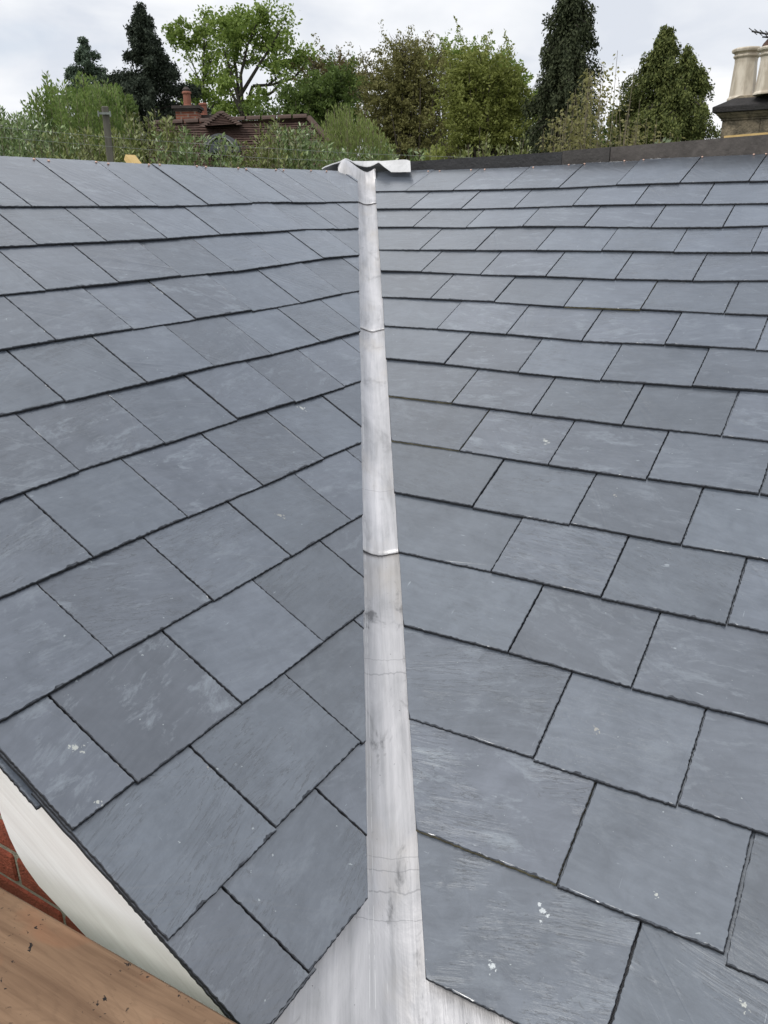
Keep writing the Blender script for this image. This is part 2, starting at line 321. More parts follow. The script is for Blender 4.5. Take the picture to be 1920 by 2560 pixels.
tabR = {1:([(-1.434,0.003),(-1.165,-0.004),(-0.897,-0.009),(-0.628,-0.011),(-0.37,0.008),(-0.1,0.011),(0.174,0.009)],[(-1.606,0.013)]),
2:([(-1.294,-0.001),(-1.021,-0.01),(-0.761,-0.005),(-0.496,0.005),(-0.229,0.007),(0.038,0.002)],[(-1.476,0.005)]),
3:([(-1.177,0.008),(-0.907,-0.001),(-0.647,0.01),(-0.377,0.009),(-0.106,-0.004),(0.16,-0.001)],[(-1.361,0.009),(0.315,0.02)]),
4:([(-1.027,-0.008),(-0.767,-0.001),(-0.503,0.006),(-0.239,0.008),(0.031,0.003),(0.296,0.012)],[(-1.222,-0.008)]),
5:([(-0.923,0.008),(-0.655,0.001),(-0.387,0.006),(-0.121,-0.004),(0.146,-0.0)],[(-1.108,0.005),(0.384,0.023)]),
6:([(-0.775,0.007),(-0.511,0.01),(-0.241,-0.002),(0.025,0.002),(0.292,-0.002)],[(-0.983,-0.0),(0.421,0.007)]),
7:([(-0.645,0.009),(-0.375,0.006),(-0.106,-0.006),(0.157,0.005),(0.42,0.01)],[(-0.863,0.002)]),
8:([(-0.514,0.009),(-0.246,-0.002),(0.023,-0.006),(0.287,0.004)],[(-0.739,0.013),(0.489,0.013)]),
9:([(-0.39,0.012),(-0.123,0.004),(0.149,0.001),(0.411,0.003)],[(-0.621,0.016)]),
10:([(-0.262,0.006),(0.008,-0.0),(0.272,-0.001),(0.54,0.002)],[(-0.495,0.011)]),
11:([(-0.126,0.001),(0.139,0.001),(0.408,-0.004)],[(-0.367,0.004),(0.594,-0.0)]),
12:([(0.013,0.007),(0.283,0.003),(0.548,0.005)],[(-0.244,0.004)]),
13:([(0.143,0.006),(0.411,0.001)],[(-0.114,0.004),(0.663,0.005)]),
14:([(0.284,-0.001),(0.55,0.001)],[(0.013,-0.004),(0.698,-0.002)]),
15:([(0.404,0.002),(0.671,0.003)],[(0.14,-0.004)]),
16:([(0.542,None)],[(0.267,-0.0),(0.418,-0.0)])}

def clip(poly, a, b, c):               # keep a*s+b*t >= c
    o = []
    for i in range(len(poly)):
        p, q = poly[i], poly[(i + 1) % len(poly)]; dp = a * p[0] + b * p[1] - c; dq = a * q[0] + b * q[1] - c
        if dp >= 0: o.append(p)
        if dp * dq < 0: f = dp / (dp - dq); o.append((p[0] + f * (q[0] - p[0]), p[1] + f * (q[1] - p[1])))
    return o
def area(p): return .5 * sum(p[i][0] * p[(i + 1) % len(p)][1] - p[(i + 1) % len(p)][0] * p[i][1] for i in range(len(p)))

def slate_mesh(poly, vis_y, th, cut, seed):
    """poly: ccw outline in local metres, tail along low y. Dressed edges are chipped and chamfered; the valley cut is clean."""
    r = random.Random(seed); P = []; K = []
    for i in range(len(poly)):
        p, q = np.array(poly[i]), np.array(poly[(i + 1) % len(poly)]); L = np.linalg.norm(q - p)
        if L < .004: continue
        hid = min(p[1], q[1]) > vis_y; iscut = cut(p, q)
        step = .08 if hid else (.02 if iscut else .0045); n = max(1, int(L / step)); nrm = np.array((-(q - p)[1], (q - p)[0])) / L
        for j in range(n):
            f = j / n; pt = p + (q - p) * f; far = pt[1] > vis_y
            if far and j % 6: continue
            P.append(pt + (nrm * r.uniform(-.0008, .0008) * (.5 if iscut else 1) if 0 < j else 0)); K.append((hid or far, iscut, nrm, j == 0))
    n = len(P); ins = []; a = .0035
    chip = 0; amp = r.uniform(.0016, .0032)
    for i in range(n):
        hid, ic, nm, cor = K[i]
        if r.random() < .022 and K[i][2][1] > .7: chip = r.randint(2, 8); ca = r.uniform(.003, .008)
        a = .35 * a + .65 * r.uniform(.0004, amp * 1.7)
        d = a if nm[1] > .7 else a * .6
        if chip > 0: d = max(d, ca * r.uniform(.6, 1)); chip -= 1
        if ic: d = r.uniform(.0004, .0012)
        if hid: d = .002
        ins.append(d)
    I = []; Md = []
    for i in range(n):
        nm = K[i][2]
        if K[i][3]:
            nm = K[i][2] + K[i - 1][2]; nm = nm / max(.6, (nm @ nm) / 2)
        I.append(P[i] + nm * ins[i]); Md.append(P[i] + nm * ins[i] * r.uniform(.2, .45))
    zt = [th - (r.uniform(0, .0006) if not K[i][0] else 0) for i in range(n)]
    V = [(p[0], p[1], 0) for p in P] + [(p[0], p[1], th * r.uniform(.3, .5)) for p in P] + [(p[0], p[1], th * r.uniform(.66, .85)) for p in Md] + [(p[0], p[1], z) for p, z in zip(I, zt)]
    Fc = [tuple(range(n))[::-1]]; fm = [1]
    for k_ in range(3):
        for i in range(n): Fc.append((k_ * n + i, k_ * n + (i + 1) % n, (k_ + 1) * n + (i + 1) % n, (k_ + 1) * n + i)); fm.append(1 if k_ < 2 else 2)
    Fc.append(tuple(range(3 * n, 4 * n))); fm.append(0)
    return V, Fc, fm

MARKS = {'L': [(-.482, .364, 0.0081, CREAM), (.303, .578, 0.0074, TAN), (-.517, .265, 0.0037, CREAM), (-.317, .19, 0.0081, TAN), (.735, .867, 0.0087, CREAM)],
         'R': [(.395, -.183, 0.0081, WHITE), (.352, -.296, 0.0062, WHITE), (.374, .182, 0.0056, TAN), (.556, -.089, 0.0037, CREAM), (.709, -.197, 0.0050, CREAM), (.211, .865, 0.0043, TAN), (-.036, 1.047, 0.0074, CREAM)]}
def slope_frame(side): return (hL, uL, nL, wL) if side == 'L' else (hR, uR, nR, wR)
def slates(side, tab, t0, g, wd, smin, smax, ridge, parent, skew):
    h, u, n_, w_ = slope_frame(side); wa, wb = float(w_ @ h), float(w_ @ u); edge = .045 if side == 'L' else .048
    rx = [a[0] for a in ridge]; ry = [a[1] for a in ridge]
    for c in sorted(tab):
        js, ts = tab[c]; J = sorted(a for a, b in js); tb = t0 - c * g
        known = sorted([(a, b) for a, b in js if b is not None] + list(ts)); kx = [a for a, b in known]; ky = [b for a, b in known]
        while J[0] > smin and side == 'L': J.insert(0, J[0] - wd * random.uniform(.985, 1.015))
        if side == 'R': J.insert(0, J[0] - .6)
        while J[-1] < smax: J.append(J[-1] + wd * random.uniform(.985, 1.015))
        for s0, s1 in zip(J[:-1], J[1:]):
            d0, d1 = float(np.interp(s0 + .01, kx, ky)), float(np.interp(s1 - .01, kx, ky)); lift = random.uniform(-.0032, .0032)
            gp = random.uniform(.0008, .0018); b0, b1 = tb + d0 + lift, tb + d1 + lift
            if side == 'R' and c == 15 and s0 > .6 and s0 < .7: b0 -= .016; b1 -= .018; s0 += .002
            top = float(np.interp((s0 + s1) / 2, rx, ry)); L0 = min(.5, top - b0 - (0 if c == 1 else .012 * (c - 1))); L1 = min(.5, top - b1 - (0 if c == 1 else .012 * (c - 1)))
            sk = skew(c)
            poly = [(s0 + gp, b0), (s1 - gp, b1), (s1 - gp + sk * L1, b1 + L1), (s0 + gp + sk * L0, b0 + L0)]
            lo = [(s0 + .01, tb), (s1 - .01, tb), (s1 - .01, tb + g), (s0 + .01, tb + g)]
            poly = clip(poly, wa, wb, edge + random.uniform(-.0012, .0012))
            if side == 'L': poly = clip(poly, 1, 0, -.575 + random.uniform(-.0015, .0015)) if poly else poly
            if side == 'L' and c <= 2 and poly: poly = clip(poly, -.988, -.157, -.988 * 2.722 - .157 * 2.243)
            if len(poly) < 3 or area(poly) < .0015: continue
            if min(p[1] for p in poly) > tb + g * 1.02: continue
            th = random.uniform(.0062, .0080); cx = sum(p[0] for p in poly) / len(poly); cy = min(p[1] for p in poly)
            loc = [(p[0] - cx, p[1] - cy) for p in poly]
            def cut(p, q, cx=cx, cy=cy):
                f = lambda a: abs(wa * (a[0] + cx) + wb * (a[1] + cy) - edge) < .004
                return f(p) and f(q)
            tilt = .0342 if side == 'L' else .0332
            off = -.0071 + random.uniform(0, .0020) - (cy - tb if cy - tb > .02 else 0) * tilt
            rz = random.uniform(-.0015, .0015)
            V, Fc, fm = slate_mesh(loc, (tb - cy) + g * 1.08 if c > 1 else 9, th, cut, hash((side, c, round(s0, 3))) & 0xffff if False else int(abs(s0) * 1000) + c * 977 + (5000 if side == 'R' else 0))
            mk = [(a - cx, b - cy, r_, cl) for a, b, r_, cl in MARKS[side] if s0 < a < s1 and b0 <= b < b0 + g]
            oc = (side == 'R' and c in (9, 10, 15) and s0 < {9: -.39, 10: -.27, 15: .40}[c] - .01 and s1 > {9: -.6, 10: -.5, 15: .2}[c]) or random.random() < .04
            mt = slate_mat('slate with lime marks', mk) if mk else M_slate
            O = h * cx + u * cy + n_ * off
            M = frame(O, h, u, n_) @ Matrix.Rotation(rz, 4, 'Z') @ Matrix.Rotation(-tilt + random.uniform(-.0012, .0006), 4, 'X') @ Matrix.Rotation(random.uniform(-.006, .006), 4, 'Y')
            o = mesh('slate', V, Fc, [mt, M_edge_ochre if oc and side == 'R' else M_edge, M_chamfer], parent, M, fm)

# slope decks (the underlay on boards that carries the slates)
ridL = [(.676, 2.229), (.82, 2.227), (1.34, 2.222), (1.9, 2.22), (2.45, 2.240), (2.9, 2.24)]
ridR = [(-1.779, 3.205), (-1.413, 3.185), (-.883, 3.180), (-.373, 3.219), (-.1, 3.226), (.166, 3.229)]
def deck(side, s0, s1, tb, tt):
    h, u, n_, w_ = slope_frame(side); wa, wb = float(w_ @ h), float(w_ @ u)
    p = clip([(s0, tb), (s1, tb), (s1, tt), (s0, tt)], wa, wb, .012); n = len(p); V = [h * a + u * b + n_ * z for z in (-.045, -.065) for a, b in p]
    M = frame(h * 0, h, u, n_); Mi = M.inverted(); V = [Mi @ Vector(q) for q in V]
    return mesh('roof_slope', V, [tuple(range(n)), tuple(range(n, 2 * n))[::-1]] + [(i, n + i, n + (i + 1) % n, (i + 1) % n) for i in range(n)], M_under, house, M)
dL = deck('L', -.55, 3.2, -.15, 2.215); tag(dL, 'steeper left hand slate slope draining to the lead valley')
dR = deck('R', -2.2, 1.45, -.33, 3.17); tag(dR, 'shallower right hand slate slope draining to the lead valley')
slates('L', tabL, 2.14425, .21, .265, -.60, 3.0, ridL, dL, lambda c: -.085 if c == 1 else (-.05 if c == 2 else -.04))
slates('R', tabR, 3.10912, .21661, .267, -2.3, 1.3, ridR, dR, lambda c: .06 if c == 1 else .012)

# copper nails along both ridges
me = MB(); me.lathe((0, 0, 0), [(.0001, .0034), (.003, .003), (.005, .0012), (.0052, 0), (.0025, -.002), (.002, -.02)], 8)
nm = bpy.data.meshes.new('nail'); nm.from_pydata(me.v, [], me.f); nm.materials.append(M_copper)
for side, pts, par in (('L', [(.795, 2.211), (.849, 2.205), (1.059, 2.21), (1.11, 2.203), (1.317, 2.209), (1.377, 2.212), (1.59, 2.214), (1.642, 2.211), (1.853, 2.214), (1.9, 2.207), (2.122, 2.214), (2.18, 2.214), (2.412, 2.222), (2.548, 2.222)], dL),
                  ('R', [(-.855, 3.165), (-.68, 3.18), (-.604, 3.185), (-.419, 3.203), (-.331, 3.205), (-.073, 3.212), (.141, 3.216), (.19, 3.216), (-1.574, 3.176), (-1.438, 3.168), (-1.369, 3.165), (-1.189, 3.163), (-1.113, 3.163), (.42, 3.216), (.47, 3.216)], dR)):
    h, u, n_, _ = slope_frame(side)
    for s, t in pts:
        o = obj('nail', nm, par, frame(h * s + u * t + n_ * (-.0065), h, u, n_) @ Matrix.Rotation(random.uniform(-.25, .25), 4, 'X'))

SA = [-.24, -.222, -.18, -.142, -.125, -.11, -.097, -.084, -.068, -.052, -.03, -.01, .011, .028, .043, .06, .075, .10, .14, .18, .21, .229, .247]
ST = [1.228, 1.237, 1.250, 1.261, 1.270, 1.275, 1.273, 1.267, 1.258, 1.250, 1.243, 1.238, 1.236, 1.239, 1.244, 1.252, 1.258, 1.260, 1.262, 1.264, 1.266, 1.265, 1.258]
# lead valley: overlapping sheets dressed into the fold
nv = nL + nR; nv /= np.linalg.norm(nv); LM = frame(v * 0, np.cross(v, nv), v, nv); LMi = LM.inverted()
def lead_point(a, y, off):
    q = v * y + ((wL * -a) if a < 0 else (wR * a)) + nv * off
    r_ = math.exp(-(a / .012) ** 2) * .004; return q + nv * r_
def lead_sheet(y0, y1, wl, wr, off, mat, sag=.004, fl=0.):
    ny = max(12, int((y1 - y0) / .018)); A = np.concatenate([-np.linspace(1, 0, 17)[:-1], np.linspace(0, 1, 17)]); V = []; nx = len(A)
    for j in range(ny + 1):
        f = j / ny; y = y0 + (y1 - y0) * f
        for a_ in A:
            wl_ = wl(y) if callable(wl) else wl; wr_ = wr(y) if callable(wr) else wr
            a = -(abs(a_) ** 1.25) * wl_ if a_ < 0 else (abs(a_) ** 1.25) * wr_
            nz = mnoise.noise(Vector((a * 22, y * 6, off * 900))) * .0013 + mnoise.noise(Vector((a * 60, y * 25, 3))) * .0005
            if abs(a) > .047: nz -= .001
            dent = 0
            for (ax, ay, rr, dz) in ((-.012, -.405, .018, .0035), (-.016, -.385, .014, -.003), (.004, -.262, .012, .003), (0., .92, .02, .002)):
                dent += dz * math.exp(-((a - ax) ** 2 + ((y - ay) * .7) ** 2) / rr ** 2)
            yy = y + (mnoise.noise(Vector((a * 30, y0 * 5, 1))) * sag - sag * .8 * math.exp(-(a / .03) ** 2) if j == 0 else 0)
            o_ = off + .0045 * (1 - f) ** 2
            if a < 0: a = -min(-a, max(.05, ((yy * v) @ hL + .54) / -(wL @ hL)))
            q = lead_point(a, yy, o_ + nz + dent)
            if yy > 3.2:
                qa, qy = q @ xh, q @ vh; yf = 3.43 - abs(qa) * .78; ff = min(1, max(0, (qy - yf + .10) / .10)); ff = ff * ff * (3 - 2 * ff) * min(1, max(0, (.075 - qa) / .03)) * min(1, max(0, (qa + .165) / .035))
                if qy > yf + .03: q = q - vh * (qy - yf - .03)
                q[2] += (float(np.interp(qa, SA, ST)) - .011 - .022 * math.exp(-((qa - .01) / .06) ** 2) - q[2]) * ff
            V.append(LMi @ Vector(q))
    n1_ = len(V); V += [q - Vector((0, 0, .0024)) for q in V]
    Fc = [(j * nx + i, j * nx + i + 1, (j + 1) * nx + i + 1, (j + 1) * nx + i) for j in range(ny) for i in range(nx - 1)]
    Fc += [tuple(n1_ + q for q in f_)[::-1] for f_ in Fc] + [(i + 1, i, n1_ + i, n1_ + i + 1) for i in range(nx - 1)]
    return mesh('lead_sheet', V, Fc, mat, house, LM, None, True)
lead_sheet(-.86, .72, lambda y: .16 + max(0, -.1 - y) * 1.0, lambda y: .16 + max(0, -.1 - y) * 1.0, -.0335, lead_mat('lead sheet low', 1.3, .97, [(.245, .03, .0012), (.205, .05, .0025), (-.222, .012, .001), (-.247, .018, .0014), (-.286, .03, .002), (-.335, .016, .001)]))
lead_sheet(.597, 2.0, .16, .16, -.031, lead_mat('lead sheet middle', 4.7, 1.10, [(.86, .02, .0012)]))
lead_sheet(1.844, 3.38, .16, .16, -.031, lead_mat('lead sheet upper', 8.9, 1.10))
lead_sheet(3.221, 3.71, lambda y: .13 + .03 * min(1, max(0, (y - 3.25)) / .25), lambda y: .14 - .08 * min(1, max(0, (y - 3.3)) / .2), -.029, lead_mat('lead sheet top', 12.1, 1.12))
# saddle: crumpled sheet with a lifted lip over the meeting point of both ridges
V = []; Fc = []; prof = 9
for a, zt in zip(SA, ST):
    sc = 1 - abs(a) * .19; z = 1.022 + (zt - 1.022) * sc; yr = 3.49 - abs(a) * .78; aa = a * sc - .025 * (1 - sc)
    back = 1.022 + (1.262 - 1.022) * sc if -.07 < a < .09 else z + .001
    low = z - .005 if a < .09 else (1.022 + (1.214 - 1.022) * sc if a > .115 else z - .02)
    k9 = 0 if a < .09 else 1; pr = [(yr - .045 - k9 * .05, low - k9 * .012), (yr - .042 - k9 * .012, z - .001 if a < .09 else (low + z) / 2), (yr - .036, z), (yr - .02, (z * .6 + back * .4)), (yr, back), (yr + .02, back - .004), (yr + .06, back - .03), (yr + .14, back - .065), (yr + .22, back - .10)]
    for y_, z_ in pr:
        q = vh * y_ + xh * aa; V.append((q[0] + mnoise.noise(Vector((a * 30, y_ * 30, 1))) * .002, q[1], z_ + mnoise.noise(Vector((a * 25, y_ * 30, 5))) * .002))
for i in range(len(SA) - 1):
    for j in range(prof - 1): Fc.append((i * prof + j, (i + 1) * prof + j, (i + 1) * prof + j + 1, i * prof + j + 1))
nn_ = len(V); V += [(q[0], q[1], q[2] - .0022) for q in V]; Fc += [tuple(i + nn_ for i in f_)[::-1] for f_ in Fc] + [((i + 1) * prof, i * prof, nn_ + i * prof, nn_ + (i + 1) * prof) for i in range(len(SA) - 1)]
sd_ = mesh('lead_saddle', V, Fc, plain('bright lead', (.60, .60, .605), .5, .14, 9, .3), house, None, None, False); tag(sd_, 'crumpled lead saddle with a lifted lip at the top of the valley')

# ridge boards, batten
ur = 3.215 * math.cos(math.atan(tanR))
def rboard(s0, s1, z00, z01, mat, d0=.022, d1=.06):
    P = [hR * s + pR * (ur + d) for s in (s0, s1) for d in (d0, d1)]; V = []
    for q, zt in zip(P, (z00, z00, z01, z01)): V += [(q[0], q[1], 1.12), (q[0], q[1], zt)]
    return mesh('ridge_board', V, [(0, 4, 5, 1), (2, 3, 7, 6), (1, 5, 7, 3), (0, 1, 3, 2), (4, 6, 7, 5), (0, 2, 6, 4)], mat, house)
rboard(-1.60, -.735, 1.250, 1.263, M_ridge1); rboard(-.732, -.50, 1.266, 1.273, M_ridge2, .019, .06); rboard(-.497, 1.45, 1.272, 1.330, plain('brown ridge board', (.088, .078, .072), .8, .45, 5, .5))
b_ = MB(); q0 = hR * .0 + pR * (ur + .05) + V3(0, 0, 1.287); b_.box(q0, hR * 1.4 + V3(0, 0, .043), pR * .04, (0, 0, .010)); o = b_.build('ridge_batten', M_pine, house)
b_ = MB(); q0 = hL * 1.275 + uL * 2.225 + nL * -.055; b_.box(q0, hL * .05, uL * .10 + hL * .03, nL * .022 + V3(0, 0, 0)); b_.build('timber_offcut', M_pine, house)

# back slopes
K = vh * 3.47 + V3(0, 0, 1.175); hip = K + vh * 3.4 + V3(0, 0, -1.0); eL = hL * -.55 + uL * 2.2 + nL * -.03; eR = hR * 1.45 + uR * 3.17 + nR * -.03
eL2 = eL + pL * 2.3 + V3(0, 0, -.95); eR2 = eR + pR * 2.3 + V3(0, 0, -.95)
for P in ([eL, K, hip, eL2], [K, eR, eR2, hip]):
    mesh('back_slope', P + [q - V3(0, 0, .02) for q in P], [(0, 1, 2, 3)[::-1], (4, 5, 6, 7), (0, 1, 5, 4), (1, 2, 6, 5), (2, 3, 7, 6), (3, 0, 4, 7)], plain('old slate back slope', (.12, .13, .15), .6, .2, 5), house)

# walls
Ws = -.548
def wallpoly(name, pts, thick, mat, M=None):
    n = len(pts); V = list(pts) + [p + thick for p in pts]
    return mesh(name, V, [tuple(range(n)), tuple(range(n, 2 * n))[::-1]] + [(i, n + i, n + (i + 1) % n, (i + 1) % n) for i in range(n)], mat, house)
uu = lambda a, z: hL * (Ws + .004) + pL * a + V3(0, 0, z)
gable = wallpoly('gable_wall', [uu(-.08, GZ + .01), uu(-.08, -.13), uu(1.86, 1.86 * tanL - .09), uu(3.9, .1), uu(3.9, GZ + .01)], hL * .1, [M_mortar]); tag(gable, 'red brick gable wall under the white bargeboard')
low = MB()
bm_ = MB(); bm_.bbox((0, 0, 0), (.215, 0, 0), (0, .09, 0), (0, 0, .062), .004)
bme = bpy.data.meshes.new('brick'); bme.from_pydata(bm_.v, [], bm_.f); bme.materials.append(M_brick)
bm2 = MB(); bm2.bbox((0, 0, 0), (.1025, 0, 0), (0, .09, 0), (0, 0, .062), .004); bme2 = bpy.data.meshes.new('brick_half'); bme2.from_pydata(bm2.v, [], bm2.f); bme2.materials.append(M_brick)
far_b = []
for r_ in range(-42, 17):
    zc = -.080 + r_ * .073; a0 = .445 + (.1125 if r_ % 2 else 0)
    for i in range(-4, 16):
        ac = a0 + .1125 + i * .225; aw = ac + .11 * (1 if ac > 1.86 else -1)
        if ac - .1 < -.07 or ac + .11 > 3.88 or zc + .035 > (aw * tanL - .07 if ac < 1.86 else 1.11 - (aw - 1.86) * .495): continue
        O = hL * (Ws + .045) + pL * ac + V3(0, 0, zc); far_b.append((math.hypot(ac - .4, (zc + .05) * 1.6), O))
far_b.sort(key=lambda q: q[0]); stf = MB()
for n_b, (_, O) in enumerate(far_b):
    if n_b < 290: obj('brick', bme, gable, frame(O + hL * random.uniform(-.0015, .001), -pL, hL, V3(0, 0, 1)) @ Matrix.Rotation(random.uniform(-.006, .006), 4, 'Z'))
    else: stf.box(O - hL * .045 + pL * .1075 - V3(0, 0, .031), -pL * .215, hL * .09, (0, 0, .062))
stf.build('brickwork', M_brick, gable)['kind'] = 'stuff'
for P in ([hL * (Ws + .1) + pL * -.08, hL * -.269 + pL * -.08], [hR * .077 + pR * -.27, hR * 1.45 + pR * -.27]):
    zt = -.12 if P[0] @ pL < .0 and abs(P[0] @ pL + .08) < 1e-6 else -.17
    inn = (pL if zt == -.12 else pR) * .1
    wallpoly('eaves_wall', [q + V3(0, 0, z) for q, z in ((P[0], GZ + .01), (P[1], GZ + .01), (P[1], zt), (P[0], zt))], inn, M_bricktex if zt == -.12 else M_bricktex_b)

# bargeboard: raked board with a swept foot
bs = -.562
def bt(a): return a * tanL - .012
outline = [(-.17, bt(-.17)), (1.85, bt(1.85)), (1.85, bt(1.85) - .115), (.47, bt(.47) - .155), (.434, .105), (.428, .060), (.417, .018), (.405, -.008), (.388, -.032), (.36, -.058), (.308, -.084), (.253, -.112), (-.10, -.335), (-.17, -.36)]
bM = frame(hL * bs, pL, V3(0, 0, 1), -hL); n = len(outline); V = [(a, z, 0) for a, z in outline] + [(a, z, -.02) for a, z in outline]
rk = Matrix.Rotation(math.atan(tanL), 4, 'Z'); V = [rk.inverted() @ Vector(q) for q in V]
o = mesh('bargeboard', V, [tuple(range(n))[::-1], tuple(range(n, 2 * n))] + [(i, (i + 1) % n, n + (i + 1) % n, n + i) for i in range(n)], M_white, house, bM @ rk); tag(o, 'white primed timber bargeboard with a swept foot')
# undercloak slates under the verge
for t_, l_ in ((.325, .30), (.628, .30), (.931, .30), (1.234, .3), (1.537, .3), (1.84, .3)):
    V, Fc, fm = slate_mesh([(0, 0), (.15, 0), (.15, l_), (0, l_)], 9, .006, lambda p, q: False, int(t_ * 99))
    mesh('undercloak_slate', V, Fc, [M_slate, M_edge, M_chamfer], house, frame(hL * -.584 + uL * (t_ - .005) + nL * -.0265, hL, uL, nL), fm)
for t_, l_ in ((-.16, .24), (.083, .24)):
    V, Fc, fm = slate_mesh([(0, 0), (.15, 0), (.15, l_), (0, l_)], 9, .006, lambda p, q: False, 55)
    mesh('undercloak_slate', V, Fc, [M_slate, M_edge, M_chamfer], house, frame(hL * -.572 + uL * t_ + nL * -.0265, hL, uL, nL), fm)

# scaffold board below the gable
k_ = MB(); c_ = V3(0, 0, 0); k_.bbox((0, 0, 0), (3.4, 0, 0), (0, .225, 0), (0, 0, .038), .004)
dirb = (hL * (-.627 + .612) + pL * (.356 + .138)); dirb /= np.linalg.norm(dirb); nb = np.cross(V3(0, 0, 1), dirb); nb *= np.sign(nb @ -hL)
c0 = hL * -.619 + pL * .11 + nb * .1125 + V3(0, 0, -.019) + dirb * .75
o = mesh('scaffold_board', k_.v, k_.f, M_plank, None, frame(c0, dirb, -nb if np.dot(np.cross(dirb, nb), V3(0, 0, 1)) < 0 else nb, V3(0, 0, 1)))
tag(o, 'brown worn scaffold plank with knots and dark specks beside the white bargeboard', 'scaffold board')

# ------------------------------------------------------------------ vegetation tools
def leaf_mat(name, c1, c2, rough=.6, spec=.3, trans=.25):
    k = NT(name); g = k.n('ShaderNodeNewGeometry'); n_ = k.noise(k.tc.outputs['Object'], .9, 3, .6); n2 = k.noise(k.tc.outputs['Object'], 4.5, 2, .6)
    f = k.math('ADD', k.math('MULTIPLY', g.outputs['Random Per Island'], .45), k.math('ADD', k.math('MULTIPLY', n_, .35), k.math('MULTIPLY', n2, .3)))
    c = k.mixc(k.ramp(f, (.3, 0.), (.8, 1.)), c1, c2); k.done(c, rough, None, spec)
    if trans:
        tr = k.n('ShaderNodeBsdfTranslucent'); k.l(c, tr.inputs[0]); mx = k.n('ShaderNodeMixShader'); mx.inputs[0].default_value = trans
        k.l(k.b.outputs[0], mx.inputs[1]); k.l(tr.outputs[0], mx.inputs[2]); k.l(mx.outputs[0], k.o.inputs[0])
    return k.m
def leaves(name, C, size, mat, parent, up=None, asp=.45, wild=1.):
    """C: (N,3) leaf centres, one diamond leaf each; up: preferred long-axis direction(s)."""
    n = len(C); a = rng.normal(size=(n, 3))
    if up is not None: a = a * wild + up
    a /= np.linalg.norm(a, axis=1)[:, None]; b = np.cross(a, rng.normal(size=(n, 3))); b /= np.linalg.norm(b, axis=1)[:, None]
    s = (size * rng.uniform(.6, 1.35, n))[:, None]
    Vt = np.stack([C - a * s * .5, C + b * s * asp * .5, C + a * s * .5, C - b * s * asp * .5], 1).reshape(-1, 3)
    o0 = np.array(world(parent).translation); Vt = Vt - o0
    me = bpy.data.meshes.new(name); me.vertices.add(4 * n); me.vertices.foreach_set('co', Vt.astype(np.float32).ravel())
    me.loops.add(4 * n); me.loops.foreach_set('vertex_index', np.arange(4 * n, dtype=np.int32)); me.polygons.add(n)
    me.polygons.foreach_set('loop_start', np.arange(0, 4 * n, 4, dtype=np.int32)); me.polygons.foreach_set('loop_total', np.full(n, 4, np.int32))
    me.materials.append(mat); me.update(calc_edges=True); me.validate()
    return obj(name, me, parent, Matrix.Translation(o0))
M_oakbark = plain('oak bark', (.062, .055, .045), .9, .4, 8, .8, bd=.03); M_bark = plain('grey brown bark', (.10, .085, .065), .9, .4, 8, .8, bd=.03); M_darkbark = plain('dark bark', (.045, .038, .03), .9, .4, 8, .8, bd=.03)
M_twig = plain('pale twig', (.20, .17, .12), .9)
TG = 'trees beyond the roof'; HG = 'shrubs along the garden edge beyond the roof'
def conifer(tip, d, prof, label, mats, dens=1., leaf=.16, droop=.9, zb=None, tips2=()):
    """prof: (image height, half width) pairs read along the crown; tip and size converted to metres at distance d."""
    top = sight(*tip, d); root = empty('conifer_tree', (float(top[0]), float(top[1]), GZ), label, 'tree', TG); s = d / F
    Z = [sight(tip[0], y, d)[2] for y, _ in prof]; Rr = [r_ * s for _, r_ in prof]; Z = Z[::-1]; Rr = Rr[::-1]
    tk = MB(); tk.tube([(top[0], top[1], GZ), (top[0], top[1], (GZ + top[2]) / 2), (top[0], top[1], top[2] - .2)], [.32, .2, .02], 8); tk.build('trunk', M_darkbark, root)
    H = top[2] - GZ; P = []; U = []; br = MB(); nb_ = int(170 * dens)
    for i in range(nb_):
        lq = 1.
        z = top[2] - (top[2] - (GZ + 1.2)) * (rng.random() ** 1.15); R0 = np.interp(z, Z, Rr); az = rng.uniform(0, 2 * math.pi); bulge = 1 + .13 * math.sin(az * 3 + z * 1.7) + .1 * math.sin(az * 5 - z * 3.1)
        L = R0 * rng.uniform(.5, 1.22) * bulge + .10; dr = V3(math.cos(az), math.sin(az), 0)
        nl = int((40 + 300 * min(L, 3.2)) * (1.5 if z > Z[0] else .4)); f = rng.uniform(.12, 1, nl) ** .75
        sp_ = .04 + .14 * min(1, L) * (1.08 - f); c = V3(top[0], top[1], z) + dr * (f * L)[:, None] + rng.normal(size=(nl, 3)) * sp_[:, None]
        c[:, 2] += .25 * L * f - droop * .42 * L * f ** 2.2 - np.abs(rng.normal(size=nl)) * .22 * droop
        P.append(c); U.append(np.tile(dr * .5 + V3(0, 0, -1.1 * droop), (nl, 1)))
        if L > .6: br.tube([(top[0], top[1], z), tuple(V3(top[0], top[1], z + .12 * L) + dr * L * .5), tuple(V3(top[0], top[1], z - .1 * L) + dr * L * .9)], [.035, .022, .006], 4)
    br.build('branches', M_darkbark, root)['kind'] = 'stuff'
    leaves('crown', np.concatenate(P), leaf, mats, root, np.concatenate(U), .42, .75)
    return root
